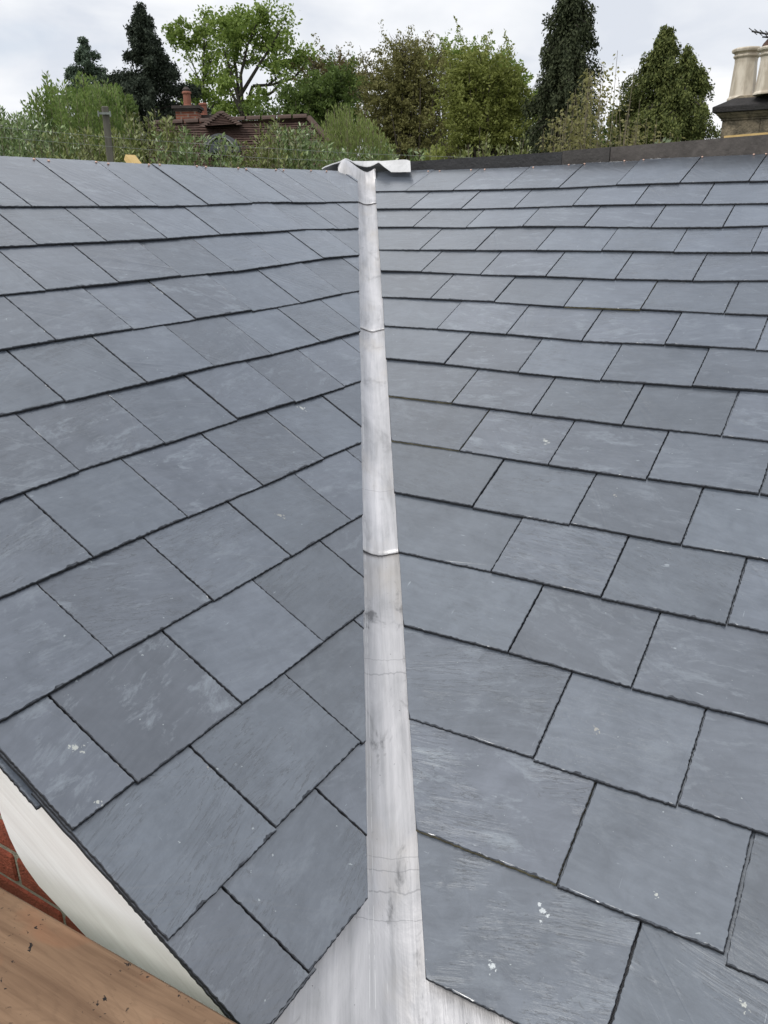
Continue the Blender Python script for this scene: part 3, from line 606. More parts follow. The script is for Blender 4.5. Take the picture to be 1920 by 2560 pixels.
def blobs_tree(name, base, d, blobs, label, mat, n=14000, leaf=.16, sub=.5, bark=M_bark, trunk=.25, limbs=9, up=None, group=TG, cat='tree', twigs=0, zcut=GZ + 1.5, depth=1., jit=1.):
    """blobs: (x, y, rx, ry) crown masses as seen; each gets its own depth. Clumps of leaves fill their outer shells."""
    b0 = sight(base[0], base[1], d); root = empty(name, (float(b0[0]), float(b0[1]), GZ), label, cat, group); s = d / F; fwd = V3(FW[0], FW[1], 0) / math.hypot(FW[0], FW[1]); rt = V3(fwd[1], -fwd[0], 0)
    tot = sum(b[2] * b[3] for b in blobs); P = []; cen = []
    for (x, y, rx, ry) in blobs:
        dd = rng.uniform(-.5, .5) * max(rx, ry) * s * depth; c = sight(x, y, d) + fwd * dd; cen.append((c, rx * s, ry * s)); m_ = int(n * rx * ry / tot); ncl = max(6, int(m_ / 55))
        q = rng.normal(size=(ncl, 3)); q /= np.linalg.norm(q, axis=1)[:, None]; q *= (rng.uniform(.15, 1.02, ncl) ** .6)[:, None]
        cl = c + rt * (q[:, :1] * rx * s) + fwd * (q[:, 1:2] * (rx + ry) / 2 * s * .9 * depth) + V3(0, 0, 1) * (q[:, 2:] * ry * s)
        idx = rng.integers(0, ncl, m_); od = (cl - c); od /= np.linalg.norm(od, axis=1)[:, None] + 1e-9; od = od + rng.normal(size=(ncl, 3)) * .45 + V3(0, 0, .25)
        ln = (rng.uniform(.2, 1.3, ncl) ** 1.3)[idx] * sub * 1.15; tt = rng.random(m_); off_ = rng.normal(size=(m_, 3)) * (sub * (.30 - .20 * tt))[:, None] * (1, 1, .7)
        P.append(cl[idx] + od[idx] * (ln * tt)[:, None] + off_)
    P = np.concatenate(P); P = P[P[:, 2] > zcut]
    tk = MB(); zt = max(c[2] for c, _, _ in cen); mid = V3(b0[0], b0[1], GZ + (zt - GZ) * .38)
    tk.tube([(b0[0], b0[1], GZ), tuple(mid * .5 + V3(b0[0], b0[1], GZ) * .5 + V3(.1, 0, 0)), tuple(mid)], [trunk, trunk * .85, trunk * .7], 8)
    tb_ = MB()
    for c, rx, ry in cen:
        for q in range(limbs):
            e_ = c + rng.normal(size=3) * V3(rx, rx, ry) * .5; m1 = mid * .55 + e_ * .45 + rng.normal(size=3) * .25 * rx
            tb_.tube([mid + V3(0, 0, rng.uniform(-.5, .3)), m1, e_], [trunk * .38, trunk * .2, .012], 5)
    for q in range(twigs):
        c, rx, ry = cen[q % len(cen)]; az = rng.uniform(-1, 1); st = c + rt * az * rx * .7 + V3(0, 0, ry * .5); e_ = st + rt * az * rx * .35 + V3(0, 0, ry * rng.uniform(.4, .75)) + fwd * rng.normal() * .2
        tb_.tube([st, (st + e_) / 2 + rng.normal(size=3) * .08, e_], [.03, .015, .005], 4)
        for r2 in range(5):
            f = rng.uniform(.3, .95); p_ = st * (1 - f) + e_ * f; tb_.tube([p_, p_ + V3(*(rng.normal(size=2) * .22), rng.uniform(.15, .5))], [.01, .004], 3)
    tk.build('trunk', bark, root); tb_.build('branches', bark, root)['kind'] = 'stuff'
    leaves('crown', P, leaf, mat, root, up, .5); return root
def shrub(name, x0, x1, tops, d, label, mat, stems=60, leaf=.09, per=60, deep=1.2, lean=.12, asp=.32, upw=1.1, cat='shrub', stemmat=None, low=-1.6, jag=.22, sparse=0, leafup=None, group=HG):
    """upright stems with leaves alternating up them; tops: (image x, image y) outline of the shrub."""
    c = sight((x0 + x1) / 2, 400, d); root = empty(name, (float(c[0]), float(c[1]), GZ), label, cat, group); fwd = V3(FW[0], FW[1], 0) / math.hypot(FW[0], FW[1])
    tx = [t[0] for t in tops]; ty = [t[1] for t in tops]; st = MB(); P = []; U = []
    for i in range(stems):
        x = rng.uniform(x0, x1); dd = rng.uniform(-.5, .5) * deep; y = float(np.interp(x, tx, ty)); tp = sight(x, y, d) + fwd * dd; hgt = tp[2] - GZ
        tp = tp + V3(0, 0, -abs(rng.normal()) * jag * (1.2 if i % 3 else .25)); bx = tp + V3(*(rng.normal(size=2) * lean * 2), 0); bx[2] = GZ
        ctr = V3(c[0], c[1], GZ); bx = bx * .7 + ctr * .3; md = bx * .4 + tp * .6 + V3(*(rng.normal(size=2) * lean), 0)
        md[2] = GZ + (tp[2] - GZ) * .55
        st.tube([bx, md, tp], [.012, .006, .002], 4, cap=False)
        z0 = low + rng.uniform(-.3, .3); nl = max(3, int(per * (tp[2] - z0))); f = rng.uniform(0, 1, nl) ** .85; zz_ = z0 + (tp[2] - z0) * f
        fz = (zz_ - md[2]) / (tp[2] - md[2]); fz2 = (zz_ - GZ) / (md[2] - GZ); pos = np.where(fz[:, None] > 0, md + (tp - md) * fz[:, None], bx + (md - bx) * fz2[:, None]); pos[:, 2] = zz_
        az = rng.uniform(0, 2 * math.pi, nl); dr = np.stack([np.cos(az), np.sin(az), np.zeros(nl)], 1); spread = (leaf * .55 + .26 * rng.random(nl) ** 2 * (1.15 - f))[:, None]
        if sparse: spread *= sparse
        P.append(pos + dr * spread); U.append(dr * .9 + (V3(0, 0, upw) if leafup is None else V3(0, 0, leafup)))
    st.build('stem', stemmat or M_twig, root)['kind'] = 'stuff'
    leaves('foliage', np.concatenate(P), leaf, mat, root, np.concatenate(U), asp, .35); return root

M_con_dark = leaf_mat('dark conifer needles', (0.024, 0.034, 0.024), (0.066, 0.084, 0.056), .7, .2, .12)
M_con_blue = leaf_mat('grey green conifer needles', (0.066, 0.098, 0.072), (0.142, 0.189, 0.122), .7, .2, .12)
M_con_mid = leaf_mat('deep green conifer needles', (0.028, 0.038, 0.019), (0.085, 0.100, 0.050), .7, .2, .12)
M_con_olive = leaf_mat('olive conifer needles', (0.051, 0.073, 0.022), (0.195, 0.218, 0.068), .7, .2, .12)
M_oak = leaf_mat('fresh oak leaves', (0.148, 0.227, 0.044), (0.317, 0.403, 0.104), .55, .3, .42)
M_mix = leaf_mat('dark green leaves', (0.065, 0.105, 0.029), (0.185, 0.260, 0.065), .6, .3, .42)
M_red = leaf_mat('reddish spring leaves', (0.148, 0.099, 0.055), (0.248, 0.248, 0.099), .6, .3, .42)
M_beech = leaf_mat('brownish beech buds', (0.134, 0.128, 0.046), (0.293, 0.287, 0.104), .6, .3, .42)
M_lime = leaf_mat('bright lime leaves', (0.160, 0.190, 0.040), (0.330, 0.360, 0.105), .55, .3, .42)
M_laurel = leaf_mat('glossy laurel leaves', (0.067, 0.110, 0.037), (0.305, 0.403, 0.159), .32, .55, .15)
M_laurel2 = leaf_mat('yellowish laurel leaves', (.060, .075, .022), (.30, .34, .11), .4, .5, .2)
M_willow = leaf_mat('pale willow leaves', (0.140, 0.189, 0.049), (0.305, 0.366, 0.122), .6, .3, .42)
M_fresh = leaf_mat('fresh hazel leaves', (0.111, 0.185, 0.044), (0.283, 0.371, 0.111), .5, .35, .42)
M_sprout = leaf_mat('yellow green young leaves', (0.156, 0.156, 0.054), (0.324, 0.306, 0.126), .5, .35, .42)
M_pale = leaf_mat('silvery pale leaves', (0.200, 0.260, 0.150), (0.420, 0.480, 0.320), .5, .35, .42)

# ------------------------------------------------------------------ distant trees
conifer((350, 12), 36, [(12, 2), (60, 20), (120, 34), (180, 60), (240, 92), (300, 112), (420, 125), (700, 135)], 'tall dark conifer left of the red brick chimney', M_con_dark, 1.6, .11, .5)
conifer((204, 88), 46, [(88, 2), (130, 14), (170, 36), (210, 52), (260, 66), (420, 80), (700, 85)], 'small grey green conifer farthest left with a thin pointed top', M_con_blue, .7, .13, .4)
conifer((1432, -75), 27, [(-75, 4), (0, 30), (50, 38), (100, 46), (180, 58), (220, 68), (300, 76), (390, 92), (520, 100), (800, 105)], 'tall narrow drooping conifer running out of the top of the picture', M_con_mid, 1.7, .10, 1.1)
conifer((1668, 66), 29, [(66, 2), (84, 10), (110, 24), (150, 42), (200, 68), (250, 92), (300, 108), (350, 116), (500, 122), (800, 122)], 'broad olive conifer with a bent top between the young sapling and the stone chimney', M_con_olive, 1.35, .10, .9)
conifer((1724, 118), 28.4, [(118, 2), (140, 16), (170, 30), (200, 44), (270, 68), (350, 80), (500, 80), (800, 80)], 'lower second top of olive conifer just left of the stone chimney', M_con_olive, .8, .10, .9)

# two oaks with open limbs
def oak(base, d, limbs, label, blobs, n, trunk):
    b0 = sight(*base, d); root = empty('oak_tree', (float(b0[0]), float(b0[1]), GZ), label, 'tree', TG); s = d / F; fwd = V3(FW[0], FW[1], 0) / math.hypot(FW[0], FW[1])
    tk = MB(); tk.tube([(b0[0], b0[1], GZ), tuple(b0)], [trunk * 1.25, trunk], 10); tk.build('trunk', M_oakbark, root); ends = []
    br = MB()
    def grow(p, q, r0, r1, lev):
        m1 = (p + q) / 2 + rng.normal(size=3) * np.linalg.norm(q - p) * .09; br.tube([p, m1, q], [r0, (r0 + r1) / 2, r1], 6 if r0 > .08 else 4)
        if lev == 0: ends.append(q); return
        L = np.linalg.norm(q - p); dirr = (q - p) / L
        for i in range(4 if lev > 1 else 3):
            f = rng.uniform(.35, 1.); o_ = p + (q - p) * f; dv = dirr * .9 + rng.normal(size=3) * .62 + V3(0, 0, .25); dv /= np.linalg.norm(dv)
            grow(o_, o_ + dv * L * rng.uniform(.38, .62), r1 * .75, r1 * .3, lev - 1)
    for lm_ in limbs:
        dd = rng.uniform(-.6, .6); pts = [sight(x, y, d) + fwd * dd * i for i, (x, y) in enumerate(lm_)]
        rr = [trunk * .62 * (1 - .72 * i / (len(pts) - 1)) for i in range(len(pts))]; 
        for i in range(len(pts) - 1):
            br.tube([pts[i], pts[i + 1]], [rr[i], rr[i + 1]], 7)
            if i > 0 or len(pts) == 2:
                for q in range(3):
                    f = rng.uniform(.2, 1); o_ = pts[i] * (1 - f) + pts[i + 1] * f; dv = (pts[i + 1] - pts[i]); L = max(1.3, np.linalg.norm(dv)); dv = dv / np.linalg.norm(dv) + rng.normal(size=3) * .6 + V3(0, 0, .2); grow(o_, o_ + dv / np.linalg.norm(dv) * L * .6, rr[i + 1] * .5, rr[i + 1] * .2, 1)
        grow(pts[-2], pts[-1], rr[-2], rr[-1] * .6, 2)
    br.build('branches', M_oakbark, root)['kind'] = 'stuff'
    P = []; tot = sum(b[2] * b[3] for b in blobs)
    for (x, y, rx, ry) in blobs:
        c = sight(x, y, d) + fwd * rng.uniform(-1, 1) * 1.2; m_ = int(n * rx * ry / tot); ncl = max(6, m_ // 48); q = rng.normal(size=(ncl, 3)); q /= np.linalg.norm(q, axis=1)[:, None]; q *= (rng.uniform(.1, 1, ncl) ** .5)[:, None]
        rt = V3(fwd[1], -fwd[0], 0); cl = c + rt * q[:, :1] * rx * s + fwd * q[:, 1:2] * rx * s + V3(0, 0, 1) * q[:, 2:] * ry * s; idx = rng.integers(0, ncl, m_)
        P.append(cl[idx] + rng.normal(size=(m_, 3)) * (.15, .15, .11) * rng.uniform(.6, 1.7, ncl)[idx][:, None])
    E_ = np.array(ends); idx = rng.integers(0, len(E_), n // 5); P.append(E_[idx] + rng.normal(size=(n // 5, 3)) * .2)
    leaves('crown', np.concatenate(P), .17, M_oak, root, None, .6); return root
oak((607, 320), 44, [[(607, 300), (590, 200), (575, 120), (570, 60)], [(607, 290), (605, 190), (625, 120), (655, 60)], [(610, 285), (632, 215), (680, 212), (735, 195), (770, 150)], [(600, 260), (578, 190), (565, 145), (552, 115)], [(612, 295), (650, 250), (685, 235), (720, 200)], [(600, 240), (650, 170), (690, 120), (715, 85)], [(603, 280), (580, 235), (560, 200)]],
    'large open oak with pale fresh leaves and a bent dark limb behind the tiled roof',
    [(572, 55, 30, 28), (610, 45, 34, 24), (655, 60, 32, 24), (560, 95, 20, 26), (600, 95, 34, 26), (650, 100, 36, 26), (695, 85, 28, 26), (715, 125, 28, 20), (675, 140, 24, 18), (760, 135, 26, 26), (740, 165, 28, 20), (700, 170, 20, 14), (580, 135, 26, 18), (625, 145, 20, 16), (560, 190, 18, 20), (580, 225, 24, 20), (560, 250, 24, 26), (660, 245, 22, 16), (590, 275, 26, 22), (640, 270, 26, 22)], 9000, .15)
oak((518, 320), 47, [[(518, 300), (498, 215), (478, 165), (450, 115)], [(516, 280), (510, 200), (515, 140), (520, 90)], [(500, 220), (520, 190), (535, 150)], [(518, 290), (540, 240), (552, 215)]],
    'slender leaning oak with sparse leaves left of the large open oak',
    [(440, 85, 20, 16), (465, 80, 22, 20), (500, 75, 18, 22), (525, 65, 16, 20), (450, 110, 20, 14), (490, 110, 22, 18), (520, 110, 14, 20), (500, 150, 12, 16), (522, 160, 10, 20), (500, 195, 26, 12), (530, 185, 16, 12), (480, 225, 18, 18), (510, 240, 22, 20), (540, 250, 22, 22), (470, 260, 14, 20)], 4200, .10)

blobs_tree('broadleaf_tree', (740, 400), 40, [(700, 290, 55, 32), (760, 270, 50, 42), (830, 255, 52, 60), (790, 220, 30, 28), (850, 215, 34, 32), (730, 330, 70, 40), (840, 320, 70, 50)], 'dark green bushy tree behind the right end of the tiled roof', M_mix, 24000, .15, .62)
blobs_tree('broadleaf_tree', (850, 400), 43, [(800, 190, 22, 20), (835, 185, 24, 22), (870, 195, 24, 24), (895, 225, 20, 26), (780, 215, 18, 16)], 'reddish leaved tree top between the open oak and the brown beech', M_red, 9000, .14, .55, twigs=8)
blobs_tree('broadleaf_tree', (1010, 400), 36, [(1000, 190, 58, 62), (960, 230, 48, 60), (1060, 200, 56, 60), (1000, 280, 70, 60), (1080, 280, 60, 70), (950, 310, 50, 50), (1040, 350, 80, 50), (1010, 140, 26, 26)], 'rounded brown green beech with bare twigs sticking out of its top', M_beech, 42000, .11, .5, twigs=26)
blobs_tree('broadleaf_tree', (1130, 400), 41, [(1090, 150, 34, 24), (1140, 150, 30, 26), (1230, 190, 56, 46), (1270, 230, 48, 52), (1300, 280, 40, 60), (1180, 170, 44, 30)], 'mid green tree showing behind the bright lime coloured tree', M_oak, 15000, .14, .5, twigs=6)
blobs_tree('maple_tree', (1215, 400), 29, [(1165, 175, 36, 30), (1205, 190, 44, 40), (1150, 220, 32, 34), (1250, 225, 40, 40), (1200, 250, 52, 40), (1160, 280, 34, 34), (1270, 275, 42, 40), (1220, 310, 56, 40), (1190, 345, 56, 36), (1280, 330, 46, 42), (1170, 375, 34, 20), (1250, 375, 60, 30)], 'bright lime green tree right of the brown beech', M_lime, 42000, .10, .42)
for i, (x, y, d_, lab) in enumerate(((1380, 320, 46, 'dim green tree low between the lime tree and the narrow conifer'), (1600, 310, 48, 'green bushy tree low behind the young sapling'), (500, 300, 56, 'far green tree low behind the red brick chimney'))):
    blobs_tree('broadleaf_tree', (x, 400), d_, [(x - 30, y, 44, 34), (x + 30, y + 8, 44, 34), (x, y + 50, 76, 40)], lab, M_mix if i != 2 else M_oak, 6000, .2, .6)
# woodland far behind everything, down to the horizon
k_n = 26000; az = rng.uniform(-.75, .85, k_n); dd = rng.uniform(80, 110, k_n); hd = math.atan2(FW[0], FW[1]); zt_ = 4.5 + 1.7 * np.sin(az * 9) + 1.2 * np.sin(az * 23 + 1) + rng.normal(size=k_n) * .6
Cw = np.stack([np.sin(hd + az) * dd, np.cos(hd + az) * dd, GZ + (zt_ - GZ) * rng.random(k_n) ** .6], 1)
wr = empty('woodland', (float(Cw[0, 0]), float(Cw[0, 1]), GZ), 'woodland', 'woodland'); wo = leaves('woodland', Cw, 1.5, M_mix, wr, None, .8)
mw = wo.matrix_basis.copy(); wo.parent = None; wo.matrix_basis = mw; bpy.data.objects.remove(wr); wo.name = 'woodland'; tag(wo, 'far woodland low behind the gardens', 'woodland', None, 'stuff')

# ------------------------------------------------------------------ shrubs nearer the roof
shrub('laurel_shrub', -60, 112, [(-60, 300), (10, 285), (40, 272), (80, 285), (112, 300)], 13, 'leafy bamboo like shrub at the far left edge', M_laurel, 80, .075, 110, 1.6, .1, .3, group=HG)
shrub('tall_shrub', 85, 190, [(85, 255), (105, 215), (125, 240), (150, 185), (165, 215), (190, 230)], 14.5, 'tall dark leaved shrub left of the grey post', M_fresh, 70, .07, 110, 1.5, .07, .4, jag=.55)
shrub('hazel_shrub', 150, 290, [(150, 220), (175, 205), (200, 195), (240, 190), (262, 190), (290, 240)], 13.5, 'tall shrub of fine fresh green twigs directly behind the grey post', M_fresh, 95, .055, 120, 1.4, .06, .4, upw=1.6, jag=.5)
shrub('tall_shrub', 255, 330, [(255, 230), (275, 200), (300, 225), (330, 290)], 16, 'short dark green shrub between the grey post and the dark conifer', M_mix, 45, .10, 80, 1.2, .1, .45)
for (a, b, tp, dd_, lab) in ((-70, 180, [(-70, 330), (40, 318), (120, 310), (180, 325)], 11.4, 'laurel bush low at the far left edge'),
        (120, 330, [(120, 340), (200, 322), (262, 330), (330, 315)], 11, 'laurel bush around the foot of the grey post'),
        (270, 470, [(270, 335), (320, 300), (365, 262), (385, 300), (415, 290), (440, 320), (470, 335)], 10.6, 'laurel bush with upright shoots left of the tiled roof'),
        (400, 620, [(400, 345), (460, 350), (480, 325), (520, 350), (560, 345), (620, 372)], 10.4, 'laurel bush in front of the arched dormer'),
        (570, 760, [(570, 375), (620, 348), (640, 335), (690, 310), (720, 325), (760, 350)], 10.7, 'laurel bush before the right end of the tiled roof'),
        (700, 860, [(700, 330), (750, 312), (790, 330), (830, 375), (860, 385)], 11, 'laurel bush left of the pale willow'),
        (830, 1080, [(830, 380), (900, 372), (950, 352), (1000, 375), (1040, 365), (1080, 385)], 11, 'laurel bush behind the crumpled lead saddle'),
        (1050, 1360, [(1050, 385), (1120, 368), (1210, 350), (1260, 372), (1300, 355), (1360, 372)], 11.4, 'low laurel bush behind the dark ridge board')):
    shrub('laurel_shrub', a, b, [(q[0], q[1] - 11) for q in tp], dd_, lab, (M_laurel, M_laurel2)[int(a) % 3 == 0], 62, .060, 95, 1.5, .16, .36, jag=.42)
shrub('willow_shrub', 795, 985, [(795, 330), (820, 285), (850, 262), (880, 270), (920, 290), (955, 320), (985, 370)], 14, 'pale green willow shrub of fine upright stems behind the lead saddle', M_willow, 170, .06, 85, 1.6, .05, .25, upw=2.2, jag=.4)
shrub('willow_shrub', 1060, 1110, [(1060, 380), (1085, 352), (1110, 378)], 10.6, 'small bright green sprig behind the left end of the dark ridge board', M_lime, 26, .07, 60, .5, .05, .5)
shrub('young_tree', 1375, 1520, [(1375, 310), (1395, 265), (1430, 245), (1460, 200), (1482, 165), (1505, 108), (1520, 150)], 9.6, 'young sapling cluster with yellow green leaves before the tall narrow conifer', M_sprout, 44, .040, 65, 1.1, .10, .62, cat='sapling', low=-.4, jag=.3, leafup=-.5, sparse=1.3)
shrub('young_tree', 1500, 1580, [(1500, 160), (1530, 210), (1555, 170), (1580, 250)], 9.9, 'thin bare stemmed sapling leaning right between the two conifers', M_sprout, 11, .04, 16, .9, .2, .6, cat='sapling', low=-.2, jag=.25, leafup=-.3)
shrub('young_tree', 1530, 1665, [(1530, 320), (1570, 298), (1600, 290), (1640, 325), (1665, 335)], 10.4, 'low leafy sapling before the broad olive conifer', M_sprout, 40, .042, 55, 1., .1, .55, cat='sapling', low=-.6, leafup=-.3)
shrub('pale_shrub', 1652, 1716, [(1652, 352), (1665, 338), (1685, 340), (1700, 347), (1716, 352)], 7.6, 'small silvery pale plant peeping over the brown ridge board', M_pale, 22, .05, 55, .4, .06, .5, low=.6)

# ------------------------------------------------------------------ grey post and wires
d_p = 9.2; pt = sight(262, 266, d_p); pb = sight(276, 400, d_p); ax_ = pt - pb; post = empty('fence_post', (float(pt[0] + .08), float(pt[1]), GZ), 'weathered grey timber post rising from the shrubs on the left', 'post')
b_ = MB(); g0 = pb - ax_ * ((pb[2] - GZ) / ax_[2]); rr_ = ray(262, 300); sx_ = V3(rr_[1], -rr_[0], 0) / math.hypot(rr_[0], rr_[1]); fy = V3(-sx_[1], sx_[0], 0)
b_.bbox((g0 + pt) / 2, sx_ * .066, fy * .066, (pt - g0), .008); b_.build('shaft', M_post, post)
b_ = MB(); q = sight(261, 286, d_p - .06); b_.box(q - sx_ * .06, sx_ * .12, fy * .02, (0, 0, .02)); b_.tube([q - sx_ * .055 + V3(0, 0, -.02), q - sx_ * .055 + V3(0, 0, .03)], .008, 6); b_.tube([q + sx_ * .055 + V3(0, 0, -.02), q + sx_ * .055 + V3(0, 0, .03)], .008, 6); b_.build('cross_bracket', M_wire, post)
for pts, lab in (([(-300, 300), (0, 319), (105, 328), (272, 343), (450, 356), (640, 369), (900, 384), (1150, 393), (1500, 402)], 'upper thin line wire crossing in front of the shrubs'), ([(-300, 322), (0, 343), (272, 366), (450, 380), (640, 394), (900, 405), (1200, 420)], 'lower thin line wire crossing in front of the shrubs')):
    b_ = MB(); b_.tube([sight(x, y, d_p - .07) for x, y in pts], .0016, 5); o = b_.build('line_wire', M_wire); tag(o, lab, 'wire')

# ------------------------------------------------------------------ neighbour house with tiled roof
M_tile = plain('brown clay tile', (.075, .045, .036), .85, .4, 5, .4); M_tile2 = plain('weathered clay ridge tile', (.085, .056, .046), .85, .35, 3, .4); M_terra = plain('terracotta', (.26, .10, .065), .7, .2, 3, .2)
M_leaddark = plain('dark lead sheet', (.10, .105, .115), .5, .15, 2, .2); M_paint = plain('white paint', (.45, .46, .48), .5, .05)
D1 = 27.; A = sight(385, 311, D1 + .4); B_ = sight(772, 303, D1 - .3); B_[2] = A[2] + .10; ex = B_ - A; ex[2] = 0; Lr = np.linalg.norm(ex); ex /= Lr; ey = V3(ex[1], -ex[0], 0); ey *= np.sign(ey @ (CAM - A)); ez = V3(0, 0, 1)
nb_h = empty('neighbour_house', tuple(map(float, (A + ex * Lr / 2 - V3(0, 0, A[2] - GZ)))), 'brown tiled house with red brick chimney and arched dormer beyond the hedge', 'house')
dn = ey * .72 - ez * .694; nrm = np.cross(ex, dn); nrm *= np.sign(nrm[2])
def tiled(org, width, rows, g_, hipl, hipr, parent, name='tiled_slope', tw=.165):
    mb = MB()
    for i in range(rows):
        a = i * g_; b_ = a + g_; x0a, x0b = -hipl * a, -hipl * b_; x1a, x1b = width + hipr * a, width + hipr * b_
        n = int((x1b - x0b) / tw); wv = lambda x: .006 * math.sin(x * 9 + i) + .01 * math.sin(x * 1.3)
        top = []; bot = []
        for j in range(n + 1):
            f = j / n; xa = x0a + (x1a - x0a) * f; xb = x0b + (x1b - x0b) * f; jt = random.uniform(-.006, .006)
            top.append(org + ex * xa + dn * a + nrm * (.0 + wv(xa))); bot.append(org + ex * xb + dn * (b_ + jt) + nrm * (.030 + wv(xb) + random.uniform(-.006, .008)))
        for j in range(n):
            mb.add([top[j], top[j + 1], bot[j + 1], bot[j], bot[j] - nrm * .03, bot[j + 1] - nrm * .03], [(0, 1, 2, 3), (3, 2, 5, 4)])
    return mb.build(name, M_tile, parent)
tiled(A, Lr, 40, .10, 0, .62, nb_h)['kind'] = 'stuff'
# ridge tiles
def half_round(p, q, r_, mat, parent, nm_='ridge_tile'):
    d_ = (q - p); L = np.linalg.norm(d_); n = int(L / .42); d_ = d_ / L
    mb = MB(); Vv = []; 
    for x in (0, .41): Vv += [(x, r_ * math.cos(t_), r_ * math.sin(t_)) for t_ in np.linspace(0, math.pi, 7)]
    Fv = [(i, i + 1, 8 + i, 7 + i) for i in range(6)]; me_ = bpy.data.meshes.new(nm_); me_.from_pydata(Vv, [], Fv); me_.materials.append(mat)
    yy = np.cross((0, 0, 1), d_); yy /= np.linalg.norm(yy); z_ = np.cross(d_, yy)
    for i in range(n): obj(nm_, me_, parent, frame(p + d_ * i * L / n + z_ * random.uniform(-.005, .008), d_, yy, z_))
half_round(A + ez * .0, B_ + ez * .02, .11, M_tile2, nb_h)
hipd = ex * .62 + dn; half_round(B_, B_ + hipd * 3.6, .10, M_tile2, nb_h, 'hip_tile')
# back slope and walls
dnb = -ey * .72 - ez * .694
mesh('back_roof_slope', [A, B_, B_ + (ex * .62 + dnb) * 4, A + dnb * 4], [(0, 1, 2, 3)], M_tile, nb_h)
zt = (A + dn * 4)[2] + .05
b_ = MB(); c = A + ey * 2.75; b_.box(V3(c[0], c[1], GZ), ex * (Lr + 2.3), -ey * 5.5, (0, 0, zt - GZ)); b_.build('wall', M_bricktex, nb_h)
mesh('hip_slope', [B_, B_ + (ex * .62 + dn) * 4, B_ + (ex * .62 + dnb) * 4], [(0, 1, 2)], M_tile, nb_h)
# small hipped projection with bonnet tiles
ap = sight(553, 277, D1 - .35); bl = sight(506, 315, D1 - .6); br_ = sight(600, 309, D1 - .6); mb = MB(); rows = 9; 
for i in range(rows):
    f0, f1 = i / rows, (i + 1) / rows; p0, p1 = ap * (1 - f0) + bl * f0, ap * (1 - f0) + br_ * f0; q0, q1 = ap * (1 - f1) + bl * f1 + ey * .05, ap * (1 - f1) + br_ * f1 + ey * .05
    mb.add([p0, p1, q1, q0, q0 - ey * .05 - ez * .01, q1 - ey * .05 - ez * .01], [(0, 1, 2, 3), (3, 2, 5, 4)])
mb.add([ap, bl, bl - ey * .9, ap - ey * .9, br_, br_ - ey * .9], [(0, 1, 2, 3), (0, 3, 5, 4)])
mb.build('gablet', M_tile, nb_h)
for e_ in (bl, br_):
    for i in range(8):
        f = (i + .6) / 8; p = ap * (1 - f) + e_ * f; sgn = 1 if e_ is br_ else -1; q = MB()
        q.add([p + ex * sgn * -.02 + ez * .03 + ey * .03, p + ex * sgn * .10 - ez * .02 + ey * .10, p + ex * sgn * -.08 - ez * .06 + ey * .13, p + ex * sgn * .10 - ez * .06 + ey * .10, p - ey * .2 + ez * .03, p - ey * .2 + ex * sgn * .1 - ez * .02], [(0, 1, 2), (1, 3, 2), (0, 4, 5, 1)]); q.build('bonnet_tile', M_tile2, nb_h)
# brick chimney with two pots
def pot(c, r_, h_, mat, parent, n=12, name='chimney_pot'):
    mb = MB(); mb.lathe(c, [(r_ * 1.12, 0), (r_ * 1.12, h_ * .08), (r_ * .95, h_ * .12), (r_ * .88, h_ * .8), (r_ * 1.1, h_ * .84), (r_ * 1.12, h_ * .92), (r_ * .98, h_), (r_ * .75, h_), (r_ * .7, h_ * .6)], n); return mb.build(name, mat, parent)
s1 = (D1 + .6) / F; c0_ = sight(468, 306, D1 + .9); zc_ = sight(468, 277, D1 + .9)[2]; hw = 24 * s1
b_ = MB(); b_.box(c0_ - ex * hw - ez * 1.2, ex * 2 * hw, -ey * .6, (0, 0, zc_ - c0_[2] + 1.2)); b_.build('chimney_stack', M_bricktex, nb_h)
M_sooty = plain('sooty brick', (.06, .05, .045), .9, .4, 4)
b_ = MB(); q = c0_ + V3(0, 0, zc_ - c0_[2]); b_.box(q - ex * (hw + .04) + ey * .04, ex * (2 * hw + .08), -ey * .68, (0, 0, .06)); b_.box(q - ex * (hw + .09) + ey * .09 + ez * .06, ex * (2 * hw + .18), -ey * .78, (0, 0, .08)); b_.build('chimney_cap', M_sooty, nb_h)
po = pot(q + V3(0, 0, .14) - ey * .3 + ex * .0, .125, .42, M_terra, nb_h); b_ = MB(); b_.lathe(q + V3(0, 0, .56) - ey * .3, [(.10, 0), (.12, .05), (.05, .12), (.001, .13)], 8); b_.build('cowl', M_sooty, po)
c1_ = sight(520, 305, D1 + 1.6); b_ = MB(); b_.box(c1_ - ex * .28 - ez * .6, ex * .56, -ey * .5, (0, 0, .72)); b_.build('chimney_stack', M_bricktex, nb_h)
b_ = MB(); b_.box(c1_ - ex * .32 + ez * .12 + ey * .04, ex * .64, -ey * .58, (0, 0, .08)); b_.build('chimney_cap', M_sooty, nb_h)
pot(c1_ + V3(0, 0, .2) - ey * .25 - ex * .16, .12, .36, M_terra, nb_h)
